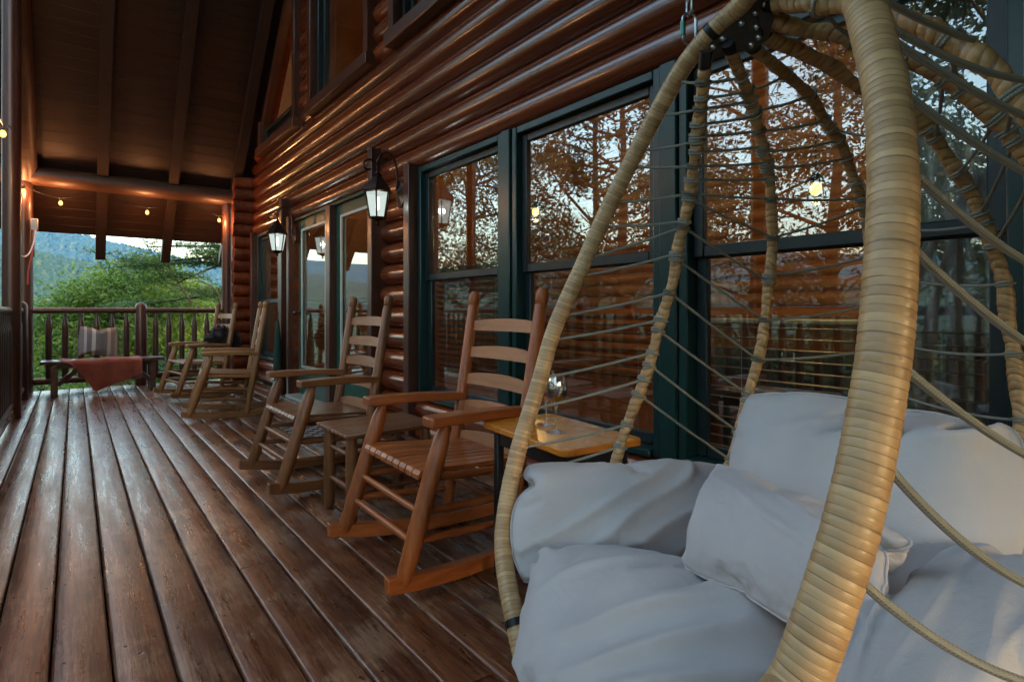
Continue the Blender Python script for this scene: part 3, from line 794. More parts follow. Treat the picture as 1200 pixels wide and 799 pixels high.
# ------------------------------------------------------------------ rocking chairs
def rocking_chair(label, loc, rz, kind, slat_kind, rock=0.0):
    t = thing('rocking_chair', label, 'rocking chair', loc, rz, 'slat-back rocking chairs on the porch')
    A, B, Cm, Sm = M['ch_%s0' % kind], M['ch_%s1' % kind], M['ch_%s2' % kind], M['ch_%ss' % slat_kind]
    fb = lambda s: Vector((-.40, s * .300, .07)); ft = lambda s: Vector((-.225, s * .292, .605))
    bb = lambda s: Vector((.085, s * .255, .055)); bt = lambda s: Vector((.26, s * .272, 1.125))
    def fp(s, z): a, b = fb(s), ft(s); return a + (b - a) * ((z - a.z) / (b.z - a.z))
    def bp(s, z): a, b = bb(s), bt(s); return a + (b - a) * ((z - a.z) / (b.z - a.z))
    for s in (-1, 1):
        # rocker: bowed runner
        top, bot = [], []
        for i in range(15):
            x = -.47 + .93 * i / 14
            z = .20 * (x - .02) ** 2
            bot.append((x, z + .001)); top.append((x, z + .058 - (.012 if i > 10 else 0) * (i - 10) / 4))
        m = MB(); poly = bot + top[::-1]
        n = len(bot)
        yo = lambda x: s * (.300 - .065 * (x + .40) / .48)
        vs = []; w = .021
        for sd in (-1, 1):
            for (x, z) in bot + top: vs.append((x, yo(x) + sd * w, z))
        fs = []
        for i in range(n - 1):
            fs += [(i, i + 1, n + i + 1, n + i), (2 * n + i, 3 * n + i, 3 * n + i + 1, 2 * n + i + 1),
                   (n + i, n + i + 1, 3 * n + i + 1, 3 * n + i), (i, 2 * n + i, 2 * n + i + 1, i + 1)]
        fs += [(0, n, 3 * n, 2 * n), (n - 1, 3 * n - 1, 4 * n - 1, 2 * n - 1)]
        m.add(vs, fs); o = m.build('rocker', A, t, True, 30)
        bv = o.modifiers.new('b', 'BEVEL'); bv.width = .004; bv.segments = 2
        # front post, tapered towards both ends
        m = MB(); a, b = fb(s), ft(s); ps = []; rs = []
        for q, r in ((-.03, .020), (.0, .026), (.05, .031), (.3, .034), (.75, .034), (.9, .031), (.97, .020), (1.02, .016)):
            ps.append(a + (b - a) * q); rs.append(r)
        m.tube(ps, rs, 16); m.build('front_post', Cm, t)
        m = MB(); a, b = bb(s), bt(s); ps = []; rs = []
        for q, r in ((-.02, .022), (.05, .027), (.3, .030), (.93, .028), (.937, .023), (.945, .027), (.97, .029), (.99, .026), (1.0, .017)):
            ps.append(a + (b - a) * q); rs.append(r)
        m.tube(ps, rs, 16); m.build('back_post', Cm, t)
        # arm: thick board
        m = MB(); yb = bp(s, .62); nseg = 8; vs = []
        for i in range(nseg + 1):
            q = i / nseg; x = -.305 + (yb.x + .01 + .305) * q; y = s * (.298 + (.232 + .03 - .298) * q); z = .62 + .008 * math.sin(q * pi) - .012 * q
            hw = .044 - .014 * max(0, q - .4) / .6
            vs += [(x, y - hw, z - .018), (x, y + hw, z - .018), (x, y + hw, z + .020), (x, y - hw, z + .020)]
        fs = [(0, 1, 2, 3), tuple(4 * nseg + k for k in (3, 2, 1, 0))]
        for i in range(nseg):
            for k in range(4): fs.append((4 * i + k, 4 * i + 4 + k, 4 * i + 4 + (k + 1) % 4, 4 * i + (k + 1) % 4))
        m.add(vs, fs); o = m.build('arm', A, t, True, 30); bv = o.modifiers.new('b', 'BEVEL'); bv.width = .006; bv.segments = 2
        for z1, z2 in ((.20, .17), (.30, .27), (.415, .385)):
            m = MB(); p, q = fp(s, z1), bp(s, z2); mid = (p + q) / 2
            m.tube([p, p + (q - p) * .15, mid, p + (q - p) * .85, q], [.010, .014, .0155, .014, .010], 10); m.build('side_rung', A, t)
    for z, r in ((.195, .0145), (.295, .0145), (.418, .017)):
        m = MB(); p, q = fp(-1, z), fp(1, z); m.tube([p, p * .85 + q * .15, (p + q) / 2, p * .15 + q * .85, q], [r * .7, r * .95, r, r * .95, r * .7], 10); m.build('front_rung', B, t)
    for z in (.22, .385):
        m = MB(); p, q = bp(-1, z), bp(1, z); m.tube([p, (p + q) / 2, q], [.010, .014, .010], 10); m.build('back_rung', B, t)
    # seat of slats running front to back
    ns = 9
    for i in range(ns):
        m = MB(); y0, y1 = -.27 + .54 * i / ns, -.27 + .54 * (i + 1) / ns; k = .84
        pr = []
        for q, (x, z) in enumerate(((-.325, .424), (-.315, .438), (-.25, .440), (-.10, .428), (.06, .418), (.155, .412))):
            sc = 1 + (k - 1) * (x + .325) / .48
            for yy in (y0 + .004, y1 - .004):
                pr += [(x, yy * sc, z), (x, yy * sc, z - .016)]
        fs = []
        for q in range(5):
            a = q * 4; b = a + 4
            fs += [(a, a + 2, b + 2, b), (a + 1, b + 1, b + 3, a + 3), (a, b, b + 1, a + 1), (a + 2, a + 3, b + 3, b + 2)]
        fs += [(0, 1, 3, 2), (20, 22, 23, 21)]
        m.add(pr, fs); m.build('seat_slat', A, t, True, 30)
    # five arched ladder slats
    for z, h in ((.42, .085), (.57, .072), (.70, .068), (.83, .066), (.96, .066)):
        m = MB(); vs = []; N = 12
        for i in range(N + 1):
            q = i / N * 2 - 1; p, r_ = bp(-1, z), bp(1, z); c = p + (r_ - p) * (i / N)
            bow = .030 * (1 - q * q); up = h / 2 * (.55 + .45 * (1 - q * q)); dn = h / 2 * .8
            for dx in (-.006, .006):
                for zz in (-dn, up): vs.append((c.x + bow + dx + zz * .18, c.y, z + zz))
        fs = [(0, 1, 3, 2), tuple(4 * N + k for k in (2, 3, 1, 0))]
        for i in range(N):
            a = 4 * i; b = a + 4
            fs += [(a, b, b + 1, a + 1), (a + 2, a + 3, b + 3, b + 2), (a + 1, b + 1, b + 3, a + 3), (a, a + 2, b + 2, b)]
        m.add(vs, fs); m.build('back_slat', Sm, t, True, 35)
    if rock: t.rotation_euler = (0, rock, rz)
    return t
rocking_chair('reddish-brown slat-back rocking chair beside the orange side table', (1.33, 2.10, 0), R(-2), 'a', 'a')
rocking_chair('grey-brown slat-back rocking chair in front of the french doors', (1.28, 3.50, 0), R(1), 'b', 'b')
rocking_chair('yellowish-brown empty rocking chair in front of the small window', (1.28, 6.18, 0), R(-9), 'c', 'c')
rocking_chair('yellowish-brown rocking chair holding the black furry plush by the far railing', (1.26, 7.76, 0), R(10), 'c', 'c')

# slatted side table between two rocking chairs
st = thing('slatted_side_table', 'brown slatted side table on round legs between two rocking chairs', 'table', (1.25, 2.76, 0))
for sx in (-1, 1):
    for sy in (-1, 1):
        m = MB(); m.lathe([(.020, .001), (.027, .03), (.029, .2), (.029, .36), (.022, .425)], (0, 0, 0), 14); o = m.build('leg', M['ch_b2'], st); o.location = (sx * .20, sy * .15, 0)
    for z in (.17, .33):
        m = MB(); m.tube([(sx * .2, -.15, z), (sx * .2, 0, z), (sx * .2, .15, z)], [.009, .013, .009], 10); m.build('rung', M['ch_b1'], st)
for sy in (-1, 1):
    for z in (.15, .30):
        m = MB(); m.tube([(-.2, sy * .15, z), (0, sy * .15, z), (.2, sy * .15, z)], [.009, .013, .009], 10); m.build('rung', M['ch_b0'], st)
for i in range(8):
    m = MB(); m.box((0, -.187 + .0535 * i, .436), (.50, .047, .018), .004); m.build('top_slat', M['ch_b0'], st)

# ------------------------------------------------------------------ side table with wine
wt = thing('side_table', 'small orange varnished side table with black legs behind the hanging chair', 'table', (1.385, 1.52, 0), R(-7))
w2, l2, rc = .168, .275, .03
poly = []
for cx, cy, a0 in ((w2 - rc, l2 - rc, 0), (-w2 + rc, l2 - rc, 90), (-w2 + rc, -l2 + rc, 180), (w2 - rc, -l2 + rc, 270)):
    for k in range(7):
        a = R(a0 + 15 * k); poly.append((cx + rc * math.cos(a), cy + rc * math.sin(a)))
TT = .60
m = MB(); m.prism(poly, TT - .024, TT, 'z'); o = m.build('tabletop', M['orange'], wt, True, 30); bv = o.modifiers.new('b', 'BEVEL'); bv.width = .005; bv.segments = 3
m = MB(); m.box((0, 0, TT - .055), (.26, .46, .06), .005); m.build('apron', M['blackmetal'], wt)
for sx in (-1, 1):
    for sy in (-1, 1):
        m = MB(); m.box((sx * .12, sy * .215, (TT - .026) / 2 + .001), (.03, .03, TT - .028), .003); m.build('leg', M['blackmetal'], wt)
m = MB(); m.box((0, 0, .2), (.25, .45, .018), .003); m.build('lower_shelf', M['blackmetal'], wt)
def wine_glass(loc, label):
    t = thing('wine_glass', label, 'wine glass', loc, 0, 'wine glasses on the side table')
    R_ = [(.036, .0), (.036, .002), (.020, .005), (.006, .010), (.0042, .03), (.0042, .085), (.007, .095), (.028, .112), (.040, .135), (.041, .155), (.036, .185), (.032, .205)]
    I_ = [(.031, .205), (.035, .185), (.0398, .155), (.0387, .135), (.027, .1135), (.004, .099)]
    m = MB(); m.lathe(R_ + I_, (0, 0, 0), 28); m.build('bowl_and_stem', M['dglass'], t)
    m = MB(); m.lathe([(.0035, .0995), (.0268, .1138), (.0385, .1352), (.0394, .150), (.0005, .1502)], (0, 0, 0), 28); m.build('wine', M['wine'], t)
wine_glass((1.405, 1.60, TT + .001), 'stemmed glass of red wine at the middle of the orange table')
wine_glass((1.34, 1.475, TT + .001), 'stemmed glass of red wine nearer the hanging chair on the orange table')

# ------------------------------------------------------------------ hanging egg chair
egg = thing('hanging_egg_chair', 'wicker wrapped hanging egg chair with rope sides', 'hanging chair', (0, 0, 0))
def wtube(A, bw, n=18, tilt=.0015, jit=.012, step_r=.05, closed=False, seed=1):
    """wrapped tube: A = rows of x, y, z, radius"""
    rr = random.Random(seed)
    A = np.asarray(A, float)
    L = np.concatenate([[0], np.cumsum(np.linalg.norm(np.diff(A[:, :3], axis=0), axis=1))]); tot = L[-1]
    f = lambda s: [float(np.interp(s, L, A[:, k])) for k in range(4)]
    rings = []; s = 0; nb = int(tot / bw)
    for b in range(nb):
        s0 = b * bw; j = 1 + rr.uniform(-jit, jit); ph = rr.uniform(0, 6.28); tl = tilt * rr.uniform(.6, 1.4)
        for q, k in ((.0, 1 - step_r), (.12, 1.0), (.5, 1.012), (.86, 1.008), (.97, 1 - step_r)):
            x, y, z, r = f(s0 + q * bw); rings.append((Vector((x, y, z)), r * k * j, s0 + q * bw, tl, ph))
    T = []
    for i in range(len(rings)):
        a = rings[max(0, i - 1)][0]; b = rings[min(len(rings) - 1, i + 1)][0]; T.append((b - a).normalized())
    u = T[0].orthogonal().normalized(); m = MB(); m.uv = []; vs = []
    for i, (p, r, s, tl, ph) in enumerate(rings):
        u = (u - T[i] * u.dot(T[i])).normalized(); w = T[i].cross(u)
        for k in range(n):
            a = 2 * pi * k / n
            vs.append(p + (u * math.cos(a) + w * math.sin(a)) * r + T[i] * (tl * math.cos(a - ph * .25))); m.uv.append((k / n, s))
    fs = []
    for i in range(len(rings) - 1):
        for k in range(n): fs.append((i * n + k, i * n + (k + 1) % n, (i + 1) * n + (k + 1) % n, (i + 1) * n + k))
    fs.append(tuple(range(n))[::-1]); fs.append(tuple((len(rings) - 1) * n + k for k in range(n)))
    m.add(vs, fs); return m
def path(rows): return [(*P(x, y, d), r) for x, y, d, r in rows]
HL = [(890, 860, .46, 0.0217), (935, 799, .455, 0.0217), (983, 665, .465, 0.0217), (1007, 575, .475, 0.0216), (1022, 500, .485, 0.0215), (1036, 410, .495, 0.0215), (1044, 300, .515, 0.0215), (1046, 200, .54, 0.0213), (1040, 120, .575, 0.0211), (1031, 75, .605, 0.0208), (1011, 0, .67, .022), (985, -50, .78, .021), (945, -70, .92, .0205), (905, -40, 1.06, .020), (868, 6, 1.15, .0198), (838, 34, 1.19, .0198), (800, 80, 1.25, .0198), (755, 160, 1.33, .0198), (712, 245, 1.38, .0198), (683, 310, 1.40, .0198), (650, 385, 1.40, .0198), (631, 450, 1.38, .0198), (608, 525, 1.33, .0198), (594, 590, 1.28, .0198), (590, 645, 1.22, .0198), (601, 715, 1.13, .0198), (622, 799, 1.04, .0198), (660, 890, .92, .020), (720, 970, .76, .021), (800, 1000, .60, 0.0208)]
HP = spline(path(HL), 10, True); HP = np.vstack([HP, HP[:1]])
wtube(HP, .0085, 24, .0013, .008, .012, seed=2).build('hoop', M['wick'], egg, True, 60)
def collar(i, ln=.014, rr=1.10, nm='collar'):
    p = Vector(HP[i, :3]); t = (Vector(HP[i + 1, :3]) - Vector(HP[i - 1, :3])).normalized()
    m = MB(); m.tube([p - t * ln / 2, p + t * ln / 2], HP[i, 3] * rr, 18); m.build(nm, M['blackmetal'], egg)
def hoop_near(x, y, d):
    q = np.array(P(x, y, d)); return int(np.argmin(np.linalg.norm(HP[:, :3] - q, axis=1)))
collar(hoop_near(835, 36, 1.19)); collar(hoop_near(598, 738, 1.12))
RB = [
    [(826, 78, 1.19), (818, 160, 1.27), (806, 240, 1.34), (787, 330, 1.40), (762, 420, 1.42), (722, 540, 1.40), (690, 640, 1.32), (740, 800, 1.12), (850, 960, .92)],
    [(857, 62, 1.20), (884, 130, 1.33), (902, 215, 1.44), (905, 290, 1.50), (893, 390, 1.53), (868, 500, 1.52), (842, 590, 1.46), (830, 720, 1.28), (870, 930, .98)],
    [(884, 58, 1.20), (925, 90, 1.33), (968, 140, 1.45), (1003, 215, 1.54), (1020, 300, 1.58), (1020, 420, 1.58), (1000, 560, 1.5), (950, 740, 1.3), (890, 930, .98)],
    [(897, 44, 1.18), (950, 66, 1.24), (1010, 103, 1.28), (1075, 138, 1.30), (1130, 215, 1.32), (1168, 300, 1.32), (1186, 400, 1.31), (1193, 520, 1.28), (1150, 680, 1.2), (960, 900, 1.0)],
    [(902, 26, 1.16), (950, 35, 1.15), (1010, 50, 1.12), (1070, 72, 1.09), (1130, 110, 1.07), (1190, 165, 1.05), (1260, 270, 1.03), (1320, 450, 1.02), (1280, 700, .98), (1000, 920, .92)],
    [(905, 6, 1.13), (950, 5, 1.06), (1000, 10, 1.0), (1060, 24, .93), (1120, 52, .88), (1180, 100, .84), (1260, 200, .80), (1340, 400, .78), (1330, 700, .76), (1050, 980, .78)],
]
RP = []
for i, rows in enumerate(RB):
    rr = .0136 if i < 3 else (.0158 if i < 5 else .0165)
    A = spline(path([(x, y, d, rr) for x, y, d in rows]), 14)
    s = np.arange(len(A))
    A[:, 3] *= 1 + .09 * np.sin(s * .55 + i) * (s > 5)
    jt = np.array([[mnoise.noise(Vector((k * .13, c * 7.1, i * 3.3))) for c in range(3)] for k in s]) * .006
    A[:, :3] += jt * np.minimum(1, s / 10)[:, None]
    RP.append(A); wtube(A, .016, 14, .0075, .06, .06, seed=10 + i).build('rib', M['wick2'], egg, True, 60)
    p, q = Vector(A[0, :3]), Vector(A[3, :3]); dd = (q - p).normalized()
    m = MB(); m.tube([p - dd * .03, p + dd * .004], .0135, 14); m.build('rib_socket', M['blackmetal'], egg)
# hub plate with bolts
hubpts = [P(832, 52, 1.195), P(826, 76, 1.19), P(857, 62, 1.195), P(884, 58, 1.19), P(900, 45, 1.17), P(906, 26, 1.15), P(910, 4, 1.12), P(880, -5, 1.14), P(858, 14, 1.17)]
cen = sum(hubpts, Vector()) / len(hubpts)
nrm = Vector((0, 0, 0))
for a, b in zip(hubpts, hubpts[1:] + hubpts[:1]): nrm += (a - cen).cross(b - cen)
nrm.normalize()
flat = [p - nrm * (p - cen).dot(nrm) for p in hubpts]
camv = (Vector((0, 0, H)) - cen).normalized()
if nrm.dot(camv) < 0: nrm = -nrm
n = len(flat); m = MB()
m.add([p + nrm * .003 for p in flat] + [p - nrm * .003 for p in flat], [tuple(range(n)), tuple(range(n, 2 * n))[::-1]] + [(k, (k + 1) % n, n + (k + 1) % n, n + k) for k in range(n)])
m.build('hub_plate', M['plate'], egg, False)
for (x, y) in ((836, 56), (826, 70), (855, 59), (880, 53), (888, 44), (885, 32), (847, 46), (868, 28), (883, 16), (893, 6)):
    p = P(x, y, 1.18); p = p - nrm * (p - cen).dot(nrm) + nrm * .003
    m = MB(); u = nrm.orthogonal().normalized()
    m.tube([p, p + nrm * .004, p + nrm * .007, p + nrm * .0085], [.0068, .0066, .004, .0005], 12); m.build('bolt', M['steel'], egg)
# ropes
def wrap_of(p, r):
    best = None
    for C in RP:
        d = np.linalg.norm(C[:, :3] - np.array(p), axis=1); i = int(np.argmin(d))
        if best is None or d[i] < best[0]: best = (d[i], C, i)
    d, C, i = best
    if d > .03 or i < 2 or i > len(C) - 3: return None
    t = (Vector(C[i + 1, :3]) - Vector(C[i - 1, :3])).normalized(); c = Vector(C[i, :3]); R0 = C[i, 3] + r * .55
    u = t.orthogonal().normalized(); w = t.cross(u); out = []
    for k in range(25):
        a = 2 * pi * k / 24 * 1.25; out.append(c + (u * math.cos(a) + w * math.sin(a)) * R0 + t * ((k / 24 - .5) * r * 2.2))
    return out
def rope(a, b, sag=.0, r=.0034, bend=None, nm='rope', k=10):
    a, b = Vector(a), Vector(b); pts = []
    for i in range(k + 1):
        q = i / k; p = a.lerp(b, q); p.z -= sag * 4 * q * (1 - q)
        if bend: p += bend * (4 * q * (1 - q))
        pts.append((*p, r))
    A = spline(pts, 2); m = MB(); pv = [Vector(x[:3]) for x in A]
    m.tube(pv, r, 8); m.uv = []
    loops = [c for c in (wrap_of(pv[0], r), wrap_of(pv[-1], r)) if c]
    L = np.concatenate([[0], np.cumsum(np.linalg.norm(np.diff(A[:, :3], axis=0), axis=1))])
    for s in L:
        for q in range(8): m.uv.append((q / 8, float(s)))
    for c in loops:
        m.tube(c, r * .95, 8); cl = 0
        for a_, b_ in zip(c, c[1:] + c[-1:]):
            for q in range(8): m.uv.append((q / 8, cl))
            cl += (b_ - a_).length
    m.build(nm, M['rope'], egg)
def rib_at(i, y):      # point of rib i at the height seen at row y of the photo
    A = RP[i]; best = None
    for p in A:
        d = p[0] * SY + p[1] * CY; yy = 364 + (H - p[2]) / d * F
        if best is None or abs(yy - y) < best[0]: best = (abs(yy - y), Vector(p[:3]))
    return best[1]
def rib_atx(i, x):
    best = None
    for p in RP[i]:
        d = p[0] * SY + p[1] * CY; r = p[0] * CY - p[1] * SY; xx = 600 + r / d * F
        if best is None or abs(xx - x) < best[0]: best = (abs(xx - x), Vector(p[:3]))
    return best[1]
def hoop_l(y):
    best = None
    for p in HP:
        d = p[0] * SY + p[1] * CY; yy = 364 + (H - p[2]) / d * F
        if d > .95 and yy < 745 and (best is None or abs(yy - y) < best[0]): best = (abs(yy - y), Vector(p[:3]))
    return best[1]
for yl, yr in ((96, 96), (135, 130), (180, 165), (197, 195), (236, 226), (265, 262), (300, 268), (325, 300), (368, 340), (400, 372), (440, 412), (480, 445), (522, 498), (560, 520)):
    rope(hoop_l(yl), rib_at(0, yr), .004)
for yl, yr in ((97, 90), (112, 104), (128, 118), (145, 137), (162, 155), (177, 173), (192, 192), (210, 212), (228, 232), (232, 277), (268, 330), (306, 375), (345, 420), (385, 462), (425, 505), (465, 540)):
    rope(rib_at(0, yl), rib_at(1, yr), .003)
for yl, yr in ((105, 88), (130, 112), (155, 140), (175, 163), (195, 186), (232, 232), (277, 245), (326, 300), (377, 355), (421, 412), (470, 465)):
    rope(rib_at(1, yl), rib_at(2, yr), .006)
for yl, yr in ((150, 150), (215, 218), (258, 262), (318, 330), (395, 415), (450, 488)):
    rope(rib_at(2, yl), rib_at(3, yr), .02)
for yl, x2 in ((160, 1105), (205, 1165), (250, 1190), (290, 1215)):
    rope(rib_at(3, yl), rib_atx(4, x2), .01, .0036)
for x1, x2 in ((1000, 960), (1060, 1050), (1125, 1110), (1180, 1190)):
    rope(rib_atx(4, x1), rib_atx(5, x2), .006, .0036)
def hoop_r(y):
    best = None
    for p in HP:
        d = p[0] * SY + p[1] * CY; yy = 364 + (H - p[2]) / d * F
        if d < .72 and (best is None or abs(yy - y) < best[0]): best = (abs(yy - y), p)
    return Vector(best[1][:3])
off = Vector((CY, -SY, 0))
for y1, (x2, y2, d2), sg in ((-4, (1141, 47, .80), .006), (32, (1215, 96, .74), .012), (46, (1230, 150, .72), .006), (108, (1240, 222, .68), .006), (196, (1250, 330, .66), .012), (290, (1250, 428, .63), .010), (428, (1260, 560, .60), .010), (548, (1260, 705, .52), .020), (672, (1290, 815, .46), .022)):
    rope(hoop_r(y1) + off * .018, P(x2, y2, d2), sg, .0043, k=14)
# chain and quick link the chair hangs from
ch = thing('hanging_chain', 'steel chain with quick link above the hanging chair hoop', 'chain', (0, 0, 0))
def link(c, lng, wid, r, rot, parent, mat, nm):
    pts = []
    for k in range(20):
        a = 2 * pi * k / 20; x = wid * math.cos(a); z = wid * math.sin(a) + (lng / 2 - wid) * (1 if math.sin(a) >= 0 else -1)
        pts.append(Vector((x * math.cos(rot), x * math.sin(rot), z)) + c)
    m = MB(); m.tube(pts, r, 8, False, True); return m.build(nm, mat, parent)
base = P(808, 34, 1.30)
link(base, .072, .016, .0036, R(-30), ch, M['steel'], 'quick_link')
m = MB(); sl = base + Vector((-.016 * math.cos(R(-30)), -.016 * math.sin(R(-30)), 0)); m.tube([sl - Vector((0, 0, .016)), sl + Vector((0, 0, .016))], .0062, 8); m.build('sleeve', M['greenlink'], ch)
z = base.z + .036 + .018; i = 0
while z < 2.86:
    link(Vector((base.x, base.y, z)), .046, .0125, .0036, R(60 if i % 2 == 0 else -30), ch, M['steel'], 'chain_link'); z += .038; i += 1
rope(base - Vector((0, 0, .036)), HP[hoop_near(786, 105, 1.28)][:3], 0, .003, nm='hanger_loop')

# ------------------------------------------------------------------ cushions (inflated cloth)
INFL = {}
def inflate(w, h, nx, ny, press, frames=30, bend=4, rnd=.15, seed=0, stiff=25):
    rng = np.random.default_rng(seed); vs = []; idx = {}
    for s in (0, 1):
        for i in range(nx + 1):
            for j in range(ny + 1):
                edge = i in (0, nx) or j in (0, ny)
                if s == 1 and edge: idx[(1, i, j)] = idx[(0, i, j)]; continue
                u = 2 * i / nx - 1; v = 2 * j / ny - 1
                x = u * (1 - rnd * v * v * u * u * .5); y = v * (1 - rnd * u * u * v * v * .5)
                zz = .004 * mnoise.noise(Vector((u * 3, v * 3, seed + s)))
                idx[(s, i, j)] = len(vs); vs.append((x * w / 2, y * h / 2, (.006 if s == 0 else -.006) * (0 if edge else 1) + zz + rng.normal(0, .0004)))
    fs = []
    for i in range(nx):
        for j in range(ny):
            fs.append([idx[(0, i, j)], idx[(0, i + 1, j)], idx[(0, i + 1, j + 1)], idx[(0, i, j + 1)]])
            fs.append([idx[(1, i, j)], idx[(1, i, j + 1)], idx[(1, i + 1, j + 1)], idx[(1, i + 1, j)]])
    me = bpy.data.meshes.new('t'); me.from_pydata(vs, [], fs); o = bpy.data.objects.new('t', me); COL.objects.link(o)
    c = o.modifiers.new('c', 'CLOTH'); s = c.settings
    s.quality = 5; s.mass = .3; s.tension_stiffness = stiff; s.compression_stiffness = stiff; s.shear_stiffness = 10; s.bending_stiffness = bend
    s.use_pressure = True; s.uniform_pressure_force = press; s.effector_weights.gravity = 0; s.air_damping = 3
    c.collision_settings.use_collision = False; c.point_cache.frame_start = 1; c.point_cache.frame_end = frames
    for f in range(1, frames + 1): SC.frame_set(f)
    dg = bpy.context.evaluated_depsgraph_get(); e = o.evaluated_get(dg).to_mesh()
    V = np.empty(len(e.vertices) * 3); e.vertices.foreach_get('co', V); V = V.reshape(-1, 3).copy()
    bpy.data.objects.remove(o); bpy.data.meshes.remove(me); SC.frame_set(1)
    border = [idx[(0, i, 0)] for i in range(nx)] + [idx[(0, nx, j)] for j in range(ny)] + [idx[(0, i, ny)] for i in range(nx, 0, -1)] + [idx[(0, 0, j)] for j in range(ny, 0, -1)]
    INFL['idx'] = idx
    return V, fs, border
def cushion(name, corners, mat, parent, press, nx, ny, th=1.0, seed=0, sag=0.0, frames=30, piping=True, label=None, bend=4, rnd=.3, bow=0.0, fold=.010, fa=.6, stitch=None):
    """corners: lower-left, lower-right, upper-right, upper-left as seen from the face side"""
    c = [Vector(p) for p in corners]
    w = ((c[1] - c[0]).length + (c[2] - c[3]).length) / 2; h = ((c[3] - c[0]).length + (c[2] - c[1]).length) / 2
    V, fs, border = inflate(w, h, nx, ny, press, frames, bend, rnd, seed)
    n = (c[1] - c[0]).cross(c[3] - c[0]).normalized()
    U = V[:, 0] / w * 1.06 + .5; W = V[:, 1] / h * 1.06 + .5; out = []
    for u, v, z in zip(U, W, V[:, 2]):
        p = c[0] * (1 - u) * (1 - v) + c[1] * u * (1 - v) + c[2] * u * v + c[3] * (1 - u) * v
        s1 = u * math.cos(fa) + v * math.sin(fa); t1 = -u * math.sin(fa) + v * math.cos(fa)
        n1 = mnoise.noise(Vector((s1 * 6.5 + .5 * mnoise.noise(Vector((u * 2.5, v * 2.5, seed))), t1 * 1.3, seed * 3.1)))
        mk = max(0, mnoise.noise(Vector((u * 2.1, v * 2.1, seed + 9))) + .45)
        fd = fold * mk * max(0, 1 - abs(n1) * 3.6) ** 1.4 * (1 if z > 0 else -1)
        p = p + n * (fd + z * th + bow * ((2 * u - 1) ** 2)) + Vector((0, 0, -sag * 4 * u * (1 - u)))
        out.append(p)
    m = MB(); m.add(out, fs); o = m.build(name, mat, parent, True, None)
    sb = o.modifiers.new('s', 'SUBSURF'); sb.levels = 1; sb.render_levels = 2
    if piping:
        m = MB(); pts = [out[i] for i in border]; m.tube(pts, .0022, 6, False, True); q = m.build('seam', mat, o)
        sb = q.modifiers.new('s', 'SUBSURF'); sb.render_levels = 1
    if stitch:
        pts = [out[INFL['idx'][(0, i, stitch)]] for i in range(2, nx - 1)]; m = MB(); m.tube(pts, .0022, 6); m.build('seam', mat, o)
    return o
cs = thing('chair_cushion', 'pale grey padded cushion with seat, back and side bolsters filling the hanging chair', 'cushion', (0, 0, 0))
cushion('back_pad', [P(850, 720, 1.18), P(1190, 860, .76), P(1290, 462, .84), P(872, 450, 1.33)], M['cush'], cs, 7, 54, 48, 1.2, 3, 0, bow=.05, fold=.010, fa=1.9)
cushion('side_bolster', [P(590, 690, 1.16), P(850, 720, 1.26), P(868, 525, 1.46), P(600, 530, 1.33)], M['cush'], cs, 9, 60, 34, 1.25, 5, fold=.026, fa=-.7)
cushion('side_bolster', [P(850, 860, .64), P(1120, 1080, .42), P(1345, 690, .60), P(1120, 640, .90)], M['cush'], cs, 8, 42, 50, .90, 8, fold=.022, fa=.3)
cushion('seat_pad', [P(592, 850, 1.03), P(980, 1250, .50), P(1042, 652, .97), P(630, 609, 1.30)], M['cush'], cs, 8, 58, 58, 1.2, 6, fold=.028, fa=2.3, rnd=.45)
cushion('lumbar_pillow', [P(792, 680, 1.00), P(1010, 785, .64), P(1080, 610, .71), P(845, 528, 1.12)], M['cush2'], None, 6, 56, 36, .90, 9, fold=.008, rnd=.1, fa=1.2)
tag(bpy.data.objects['lumbar_pillow'], 'pale grey rectangular lumbar pillow leaning inside the hanging chair', 'pillow')

# ------------------------------------------------------------------ bench with throw and pillow
bench = thing('wooden_bench', 'low wooden bench with braced legs in front of the far railing', 'bench', (.30, 8.80, 0))
for y, n_ in ((-.085, 0), (.085, 1)):
    m = MB(); m.box((0, y, .405), (1.26, .16, .036), .005); m.build('seat_plank', M['rail'], bench)
m = MB(); m.box((0, 0, .355), (1.1, .05, .06), .004); m.build('stretcher', M['rail'], bench)
for s in (-1, 1):
    m = MB(); m.box((s * .50, 0, .365), (.05, .30, .042), .004); m.build('cleat', M['rail'], bench)
    for y in (-1, 1):
        m = MB(); m.box((s * .50, y * .12, .173), (.065, .05, .342), .004); m.build('leg', M['post'], bench)
    a, b = Vector((s * .47, -.125, .14)), Vector((s * .22, -.125, .37)); d = b - a
    m = MB(); m.tube([a, b], .036, 4); m.build('brace', M['rail'], bench, False)
tw = thing('throw_blanket', 'rust orange fringed throw blanket draped over the wooden bench', 'blanket', (0, 0, 0))
m = MB(); nx, ny = 44, 16; vs = []
def thr(u, v):     # v 0 back of seat, .45 front edge, 1 hem
    x0 = -.18 + .86 * u
    if v < .45:
        y = 8.98 - (8.98 - 8.615) * v / .45; z = .4275 + .006 * math.sin(u * 21 + v * 9) + .010 * max(0, math.sin(u * 9 + 2)) * (1 - v)
        x = x0 + .06 * (v / .45) * (1 - u)
    else:
        q = (v - .45) / .55
        hem = .39 * min(1, (u / .30)) if u < .30 else .39 - .20 * ((u - .30) / .70)
        hem = max(hem, .05)
        z = .424 - hem * q; x = x0 + .06 * (1 - u) + q * .10 * (1 - u); y = 8.605 - .012 - .022 * (1 + math.sin(u * 19 + 1)) * q
    return Vector((x, y, z))
for j in range(ny + 1):
    for i in range(nx + 1): vs.append(thr(i / nx, j / ny))
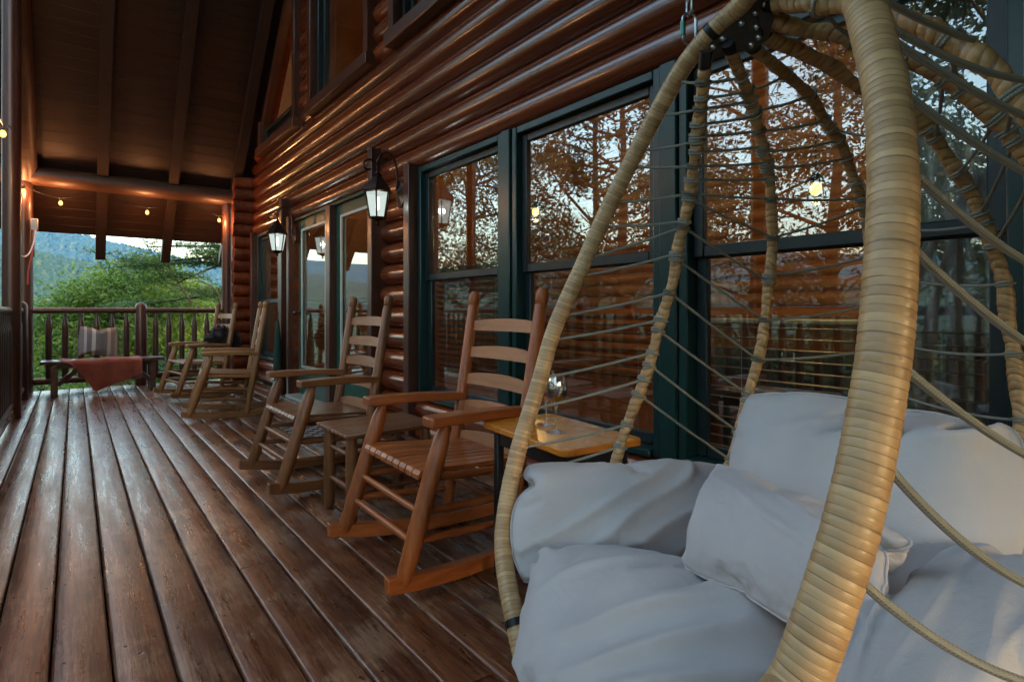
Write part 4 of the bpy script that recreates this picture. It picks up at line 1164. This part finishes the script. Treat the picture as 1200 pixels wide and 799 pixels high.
m.add(vs, [(j * (nx + 1) + i, j * (nx + 1) + i + 1, (j + 1) * (nx + 1) + i + 1, (j + 1) * (nx + 1) + i) for j in range(ny) for i in range(nx)])
o = m.build('cloth', M['throw'], tw, True, None); q = o.modifiers.new('t', 'SOLIDIFY'); q.thickness = .006; q = o.modifiers.new('s', 'SUBSURF'); q.render_levels = 1
m = MB(); rr = random.Random(3)
for i in range(80):
    u = i / 79; p = thr(u, 1.0); ln = min(.055, max(.012, p.z - .004))
    m.tube([p, p + Vector((rr.uniform(-.006, .006), -.004, -ln * .5)), p + Vector((rr.uniform(-.012, .012), -.006, -ln))], [.0028, .0022, .0016], 5)
o = m.build('fringe', M['throw'], tw); o['kind'] = 'stuff'
pl = thing('striped_pillow', 'grey and cream striped tasselled pillow standing on the bench', 'pillow', (.235, 8.93, .635), 0)
pl.rotation_euler = (R(76), R(3), R(6))
V, fs, bd = inflate(.46, .42, 28, 26, 5, 26, 4, .12, 12)
m = MB(); m.add(V.tolist(), fs); o = m.build('cover', M['stripe'], pl, True, None); o.modifiers.new('s', 'SUBSURF').render_levels = 1
for s in (-1, 1):
    for k in range(5):
        m = MB(); y = -.17 + .085 * k
        for q in range(7): m.tube([(s * .212, y, 0), (s * (.235 + rr.uniform(0, .01)), y - .012 + rr.uniform(-.01, .01), rr.uniform(-.01, .01)), (s * (.24 + rr.uniform(0, .012)), y - .045 + rr.uniform(-.008, .008), rr.uniform(-.012, .012))], [.004, .004, .002], 5)
        m.build('tassel', M['stripe'], pl)

# ------------------------------------------------------------------ black furry plush
bear = thing('furry_plush', 'black furry animal plush sitting against the rocking chair back', 'plush toy', (1.47, 7.74, .66), R(8))
bear.scale = (1.3, 1.3, 1.3)
def blob(c, r, nz=.05):
    V = ICO_V * np.array(r) + np.array(c); return V
m = MB(); rr2 = np.random.default_rng(4)
BODY = (((.01, .0, .0), (.125, .135, .125)), ((-.06, -.04, .045), (.085, .085, .08)), ((-.14, -.075, .035), (.055, .045, .038)))
for c, r in BODY: m.add(blob(c, r).tolist(), ICO_F.tolist())
for s in (-1, 1): m.add(blob((-.045, -.04 + s * .06, .125), (.020, .026, .028)).tolist(), ICO_F.tolist())
m.build('body', M['fur'], bear)
m = MB(); m.add(blob((-.192, -.09, .035), (.014, .016, .013)).tolist(), ICO_F.tolist()); m.build('nose', M['muzzle'], bear)
m = MB(); fv, ff = [], []
for (c, r), nn in zip(BODY, (1700, 900, 300)):
    for k in range(nn):
        d = rr2.normal(size=3); d /= np.linalg.norm(d); p = np.array(c) + d * np.array(r) * .96
        t_ = np.cross(d, rr2.normal(size=3)); t_ /= np.linalg.norm(t_); tip = p + d * .030 * min(1, r[0] / .08) + rr2.normal(0, .011, 3) + np.array([0, 0, -.012])
        n0 = len(fv); fv += [tuple(p - t_ * .003), tuple(p + t_ * .003), tuple(tip)]; ff.append((n0, n0 + 1, n0 + 2))
m.add(fv, ff); o = m.build('fur', M['fur'], bear, False); o['kind'] = 'stuff'

# ------------------------------------------------------------------ wall lanterns
M['lampglass'] = emit('lit_lantern_glass', (.84, 1.0, .93), .062)
_t = M['lampglass'].node_tree; _e = [q for q in _t.nodes if q.type == 'EMISSION'][0]; _o = [q for q in _t.nodes if q.type == 'OUTPUT_MATERIAL'][0]
_tr = _t.nodes.new('ShaderNodeBsdfTransparent'); _mx = _t.nodes.new('ShaderNodeMixShader'); _mx.inputs[0].default_value = .5
_t.links.new(_tr.outputs[0], _mx.inputs[1]); _t.links.new(_e.outputs[0], _mx.inputs[2]); _t.links.new(_mx.outputs[0], _o.inputs[0])
M['candle'] = emit('lantern_bulb', (1, .98, .88), .6)
def lantern(loc, label):
    t = thing('wall_lantern', label, 'lantern', loc, 0, 'wall lanterns along the cabin'); t.scale = (1.28, 1.28, 1.2)
    zt, zb, rt, rb_ = .0, -.165, .078, .050
    m6 = 6
    for k in range(m6):
        a0, a1 = 2 * pi * k / m6, 2 * pi * (k + 1) / m6
        f = lambda r, a, z: Vector((r * math.cos(a), r * math.sin(a), z))
        m = MB(); m.add([f(rb_ * .93, a0, zb + .006), f(rb_ * .93, a1, zb + .006), f(rt * .93, a1, zt - .004), f(rt * .93, a0, zt - .004)], [(0, 1, 2, 3)]); o = m.build('glass_panel', M['lampglass'], t, False)
        q = o.modifiers.new('t', 'SOLIDIFY'); q.thickness = .002
        m = MB(); m.tube([f(rb_, a0, zb), f(rt, a0, zt)], .005, 6); m.build('frame_bar', M['bronze'], t)
    m = MB(); m.tube([Vector((rt * math.cos(a), rt * math.sin(a), zt)) for a in np.linspace(0, 2 * pi, 6, endpoint=False)], .006, 6, False, True)
    m.tube([Vector((rb_ * math.cos(a), rb_ * math.sin(a), zb)) for a in np.linspace(0, 2 * pi, 6, endpoint=False)], .006, 6, False, True); m.build('rim', M['bronze'], t)
    m = MB(); m.lathe([(.094, .0), (.096, .008), (.070, .045), (.044, .078), (.030, .098), (.034, .108), (.018, .122), (.008, .140), (.010, .150), (.003, .158)], (0, 0, 0), 6); m.build('roof_cap', M['bronze'], t, False)
    m = MB(); m.lathe([(.004, -.215), (.012, -.205), (.008, -.190), (.052, -.168), (.053, -.163)], (0, 0, 0), 6); m.build('finial', M['bronze'], t, False)
    m = MB(); m.lathe([(.004, -.03), (.012, -.035), (.012, -.10), (.004, -.115)], (0, 0, 0), 10); m.build('candle_bulb', M['candle'], t)
    lamp_point((0, 0, -.07), 1.1, (.92, 1.0, .90), .025, parent=t)
    # scroll arm to the wall plate
    pts = [(0, 0, .150), (-.008, 0, .185), (-.05, 0, .205), (-.085, 0, .180), (-.075, 0, .140), (-.045, 0, .145)]
    m = MB(); A = spline(pts, 8); m.tube([tuple(p) for p in A], .0065, 8)
    pts = [(0, 0, .155), (.0, 0, .20), (.03, 0, .255), (.075, 0, .27), (.115, 0, .22), (.13, 0, .13), (.128, 0, .05), (.135, 0, .01)]
    A = spline(pts, 8); m.tube([tuple(p) for p in A], .0075, 8); m.build('scroll_arm', M['bronze'], t)
    m = MB(); m.lathe([(.055, 0), (.056, .008), (.042, .014), (.022, .022), (.012, .03)], (0, 0, 0), 18); o = m.build('wall_plate', M['bronze'], t); o.location = (.155, 0, .01); o.rotation_euler = (0, -pi / 2, 0); o.scale = (1.7, 1, 1)
    return t
lantern((1.862, 4.11, 1.95), 'lit bronze lantern hanging between the french doors and the wide window')
lantern((1.862, 6.86, 1.92), 'lit bronze lantern hanging between the small window and the french doors')

# ------------------------------------------------------------------ string lights, box and cables
sl = thing('string_lights', 'string of warm glowing bulbs strung along the eave and open side', 'string lights', (0, 0, 0))
BULBS = [(-.46, 4.2, 2.50), (-.46, 6.1, 2.46), (-.50, 9.12, 2.50), (-.145, 9.16, 2.40), (.78, 9.16, 2.38), (1.67, 9.16, 2.36)]
anch = [(-.46, 2.6, 2.66), (-.46, 4.2, 2.56), (-.46, 6.1, 2.52), (-.48, 7.1, 2.75), (-.47, 8.2, 2.56), (-.50, 9.12, 2.56), (-.145, 9.16, 2.46), (.3, 9.16, 2.56), (.78, 9.16, 2.44), (1.25, 9.16, 2.55), (1.67, 9.16, 2.42), (1.8, 9.2, 2.55)]
m = MB(); m.tube([tuple(p) for p in spline(anch, 8)], .004, 6); m.build('cable', M['black_cable'], sl)
for b in BULBS:
    m = MB(); m.lathe([(.012, .02), (.014, .03), (.014, .06), (.006, .065)], (0, 0, 0), 10); s0 = m.build('socket', M['blackmetal'], sl); s0.location = b
    m = MB(); m.lathe([(.002, -.035), (.014, -.030), (.022, -.012), (.019, .006), (.011, .02)], (0, 0, 0), 12); q = m.build('bulb', M['bulb'], sl); q.location = b
    lamp_point((b[0], b[1], b[2] - .01), 3.4, (1, .42, .16), .03, parent=sl)
ob = thing('outlet_box', 'grey outlet box on the far corner post with hanging cables', 'outlet box', (-.40, 9.20, 2.10))
m = MB(); m.box((0, 0, 0), (.07, .06, .15), .008); m.build('housing', M['grey_box'], ob)
m = MB(); A = spline([(0, -.02, -.07), (-.01, -.05, -.3), (-.05, -.10, -.55), (-.06, -.12, -.75)], 8); m.tube([tuple(p) for p in A], .009, 8); m.build('red_cable', M['red_cable'], ob)
m = MB(); A = spline([(.01, -.03, -.07), (.0, -.06, -.2), (-.04, -.12, -.36), (-.09, -.2, -.42), (-.13, -.26, -.38)], 8); m.tube([tuple(p) for p in A], .008, 8); m.build('pale_cable', M['white_cable'], ob)

um = thing('furled_umbrella', 'dark green furled umbrella leaning between the small window and the doors', 'umbrella', (1.93, 7.10, 0))
m = MB(); m.lathe([(.006, .06), (.03, .10), (.052, .30), (.048, .55), (.03, .78), (.012, .92), (.006, .96)], (0, 0, 0), 12); m.build('canopy', M['umb'], um)
m = MB(); m.tube([(0, 0, .002), (0, 0, 1.02)], .008, 8); m.build('shaft', M['blackmetal'], um)
dm = thing('door_mat', 'dark checked door mat lying before the french doors', 'mat', (1.66, 4.95, 0))
m = MB(); m.box((0, 0, .008), (.5, .85, .012), .004); m.build('mat_pile', M['rug'], dm)

# ------------------------------------------------------------------ trees and shrubs
def quads(name, C, D, size, mat, parent=None, elong=1.6, seed=0):
    rng = np.random.default_rng(seed); n = len(C)
    d = D + rng.normal(0, .55, (n, 3)); d /= np.linalg.norm(d, axis=1)[:, None]
    a = np.cross(d, rng.normal(size=(n, 3))); a /= np.linalg.norm(a, axis=1)[:, None]; b = np.cross(d, a)
    s = size * rng.uniform(.6, 1.3, (n, 1))
    V = np.stack([C - a * s * elong, C + b * s * .62, C + a * s * elong, C - b * s * .62], 1).reshape(-1, 3)
    Fq = np.arange(4 * n).reshape(-1, 4)
    me = bpy.data.meshes.new(name); me.from_pydata(V.tolist(), [], Fq.tolist()); me.materials.append(mat)
    return put(name, me, parent)
def leafy_tree(label, base, ht, cr, ch_, n_cl, n_lf, leaf, mat, seed, name='leafy_tree', group='trees outside the porch', trunk=.12, gap=.25, bark='bark'):
    rng = np.random.default_rng(seed); bx, by = base; bz = ground_z(bx, by) - .1
    t = thing(name, label, 'tree', (bx, by, bz), 0, group)
    top = ht - bz; cz = top - ch_
    m = MB(); pts = []; rad = []
    for i in range(7):
        q = i / 6; pts.append(Vector((.25 * trunk * 6 * mnoise.noise(Vector((q * 2, seed, 0))), .25 * trunk * 6 * mnoise.noise(Vector((q * 2, seed, 9))), q * (cz + ch_ * .6)))); rad.append(trunk * (1 - .75 * q))
    m.tube(pts, rad, 9)
    Cs, Ds = [], []
    nl = 22
    for k in range(nl):
        q = rng.uniform(.35, 1.0); i = min(5, int(q * 6)); st = pts[i].lerp(pts[i + 1], q * 6 - i)
        az = 2.4 * k + rng.uniform(-.4, .4); el = rng.uniform(.1, .8); ln = cr * rng.uniform(.6, 1.0)
        e = st + Vector((math.cos(az) * math.cos(el), math.sin(az) * math.cos(el), math.sin(el))) * ln
        md = st.lerp(e, .5) + Vector((rng.normal(0, .08), rng.normal(0, .08), rng.normal(0, .08))) * cr
        m.tube([st, md, e], [trunk * .35 * (1.1 - q * .6), trunk * .2, trunk * .06], 6)
        for w in range(3):
            f = st.lerp(e, rng.uniform(.4, .9)); g = f + Vector(rng.normal(0, .35, 3)) * cr * .6; m.tube([f, g], [trunk * .1, trunk * .03], 5)
    m.build('trunk', M[bark], t)
    for k in range(n_cl):
        while True:
            d = rng.normal(size=3); d /= np.linalg.norm(d); r = rng.uniform(.45, 1.0) ** .5
            nz = mnoise.noise(Vector((d[0] * 1.7 + seed, d[1] * 1.7, d[2] * 1.7 + r)))
            if nz > -gap or rng.random() < .15: break
        r *= 1 + .28 * nz
        c = np.array([d[0] * cr * r, d[1] * cr * r, cz + d[2] * ch_ * r * (1 if d[2] > 0 else .75)])
        sc = cr * rng.uniform(.09, .17)
        p = rng.normal(0, 1, (n_lf, 3)) * sc * np.array([1, 1, .65]); Cs.append(c + p); Ds.append(np.tile(np.array([d[0] * .4, d[1] * .4, .7]), (n_lf, 1)))
    quads('crown', np.concatenate(Cs), np.concatenate(Ds), leaf, M[mat], t, seed=seed)
    return t
TR = [
    ('lime green leafy tree rising above the far railing behind the bench', (1.35, 20), 2.35, 2.3, 2.2, 420, 120, .045, 'leaf_lime'),
    ('bushy green tree below the pine branches beyond the railing', (3.4, 24), 2.0, 2.9, 2.3, 420, 120, .052, 'leaf_mid'),
    ('low lime green tree just past the deck behind the striped pillow', (.35, 15.5), -.2, 1.7, 1.7, 200, 120, .036, 'leaf_lime'),
    ('low mid green tree past the deck behind the bench end', (-1.05, 17), -.5, 1.9, 1.8, 200, 120, .04, 'leaf_mid'),
    ('low green tree past the deck behind the rocking chair with the plush', (2.2, 14.2), .25, 1.6, 1.8, 200, 120, .036, 'leaf_mid'),
    ('pale green shrubby tree further down the slope beyond the railing corner', (-1.0, 30), -.5, 3.0, 2.4, 220, 120, .065, 'leaf_lime'),
    ('broad green tree further down the slope behind the lime tree', (2.2, 33), .9, 3.6, 2.6, 240, 120, .07, 'leaf_mid'),
]
for i, (lab, b, ht, cr, chh, nc, nl_, lf, mt) in enumerate(TR): leafy_tree(lab, b, ht, cr, chh, nc, nl_, lf, mt, 20 + i)
# tall trees on the open side, seen mirrored in the panes
SIDE = [((-6.9, 16.8), 9.0, 2.7, 4.3), ((-8.2, 12), 9.6, 2.8, 4.8), ((-6.2, 9.2), 8.2, 2.3, 4.0), ((-8.6, 5.4), 9.0, 2.8, 4.6), ((-7.0, 1.6), 8.2, 2.5, 4.2), ((-11.5, 21), 11, 3.2, 5.2), ((-12, 9), 11, 3.2, 5.2), ((-11, -3), 10, 3.2, 5)]
SL = ['tall dark tree well beyond the far railing corner on the open side', 'tall dark tree beyond the open side opposite the small window', 'tall dark tree closest to the tall porch post', 'tall dark tree beyond the open side opposite the wide window', 'tall dark tree beyond the open side opposite the hanging chair', 'second row tall dark tree furthest down the valley side', 'second row tall dark tree beyond the open side behind the others', 'second row tall dark tree behind the viewpoint']
for i, (b, ht, cr, chh) in enumerate(SIDE): leafy_tree(SL[i], b, ht, cr, chh, 78, 190, .05, 'leaf_dark', 50 + i, 'tall_tree', 'tall trees on the open side', .20, .02)
for i, (b, lab) in enumerate((((-4.3, 3.0), 'leafy shrub added outside the railing opposite the near rocking chair'), ((-4.7, 6.0), 'leafy shrub added outside the railing opposite the french doors'), ((-4.4, 9.4), 'leafy shrub added outside the railing by the tall porch post'), ((-4.8, .2), 'leafy shrub added outside the railing opposite the hanging chair'), ((-5.4, 13), 'leafy shrub added outside beyond the far railing corner'))):
    leafy_tree(lab, b, 1.0, 1.7, 1.5, 150, 60, .055, 'leaf_dark', 90 + i, 'shrub', 'added shrubs outside the railing', .07)  # out of direct view, added to darken what the lower panes mirror
# spreading pine
def pine(label, base, seed):
    rng = np.random.default_rng(seed); bx, by = base; bz = ground_z(bx, by)
    t = thing('pine_tree', label, 'tree', (bx, by, bz), 0, None)
    m = MB(); m.tube([(0, 0, 0), (.1, 0, 3), (-.1, .1, 6), (0, .1, 9)], [.22, .19, .14, .05], 10); dead = MB()
    Cs, Ds = [], []
    o0 = Vector((bx, by, bz))
    lims = [(1.35, 2.55), (1.05, 2.1), (1.8, 1.62), (2.2, 2.95), (1.0, 2.95), (1.5, 1.2), (2.4, 2.2), (.35, 3.05), (.75, 2.0), (1.9, 3.3), (2.9, 1.5)]
    for k, (ex, ez) in enumerate(lims):
        st = Vector((0, 0, ez - bz - rng.uniform(-.5, .35))); e = Vector((ex - bx, rng.uniform(-1.5, 1.2), ez - bz))
        md = st.lerp(e, .5) + Vector((0, 0, rng.uniform(.1, .45)))
        A = spline([st, md, e], 10); m.tube([tuple(p) for p in A], list(np.linspace(.055, .010, len(A))), 6)
        for w in range(15):
            q = rng.uniform(.30, 1.0); p = Vector(A[int(q * (len(A) - 1))]); tip = p + Vector((rng.normal(-.1, .30), rng.normal(0, .30), rng.normal(.05, .10)))
            m.tube([p, tip], [.010, .004], 5)
            n_ = 95; c = np.array(tip); Cs.append(c + rng.normal(0, 1, (n_, 3)) * np.array([.21, .21, .05])); Ds.append(np.tile([.0, 0, 1.0], (n_, 1)))
    m.build('trunk', M['bark'], t)
    for pts in ([(2.3, 0, 1.2), (1.9, -.1, 1.9), (1.65, -.1, 2.35), (1.75, 0, 2.6)], [(1.9, -.1, 1.9), (1.6, -.2, 2.0), (1.3, -.2, 2.25)], [(3.0, 0, .9), (2.85, -.1, 1.5), (2.5, -.2, 1.75), (2.2, -.2, 1.7)]):
        A = spline([Vector(p) - Vector((bx, 0, bz)) for p in pts], 8); dead.tube([tuple(p) for p in A], list(np.linspace(.03, .008, len(A))), 6)
    dead.build('dead_branches', M['bark_pale'], t)
    quads('crown', np.concatenate(Cs), np.concatenate(Ds), .020, M['needle'], t, 4.2, seed)
pine('spreading pine with flat needle pads past the far corner of the cabin', (4.6, 16.0), 77)
def grass(n, seed):
    rng = np.random.default_rng(seed); X = rng.uniform(-4, 7, n); Y = rng.uniform(11, 34, n)
    C = np.array([[x, y, ground_z(x, y)] for x, y in zip(X, Y)]); h = rng.uniform(.15, .4, n); a = rng.uniform(0, 6.28, n); w = .03
    lean = rng.normal(0, .1, (n, 2)); dx = np.stack([np.cos(a) * w, np.sin(a) * w, 0 * a], 1)
    V = np.stack([C - dx, C + dx, C + np.stack([lean[:, 0], lean[:, 1], h], 1)], 1).reshape(-1, 3)
    me = bpy.data.meshes.new('grass'); me.from_pydata(V.tolist(), [], np.arange(3 * n).reshape(-1, 3).tolist()); me.materials.append(M['grass'])
    tag(put('grass', me), 'bright green grass on the slope below the deck', 'grass', None, 'stuff')
grass(14000, 5)
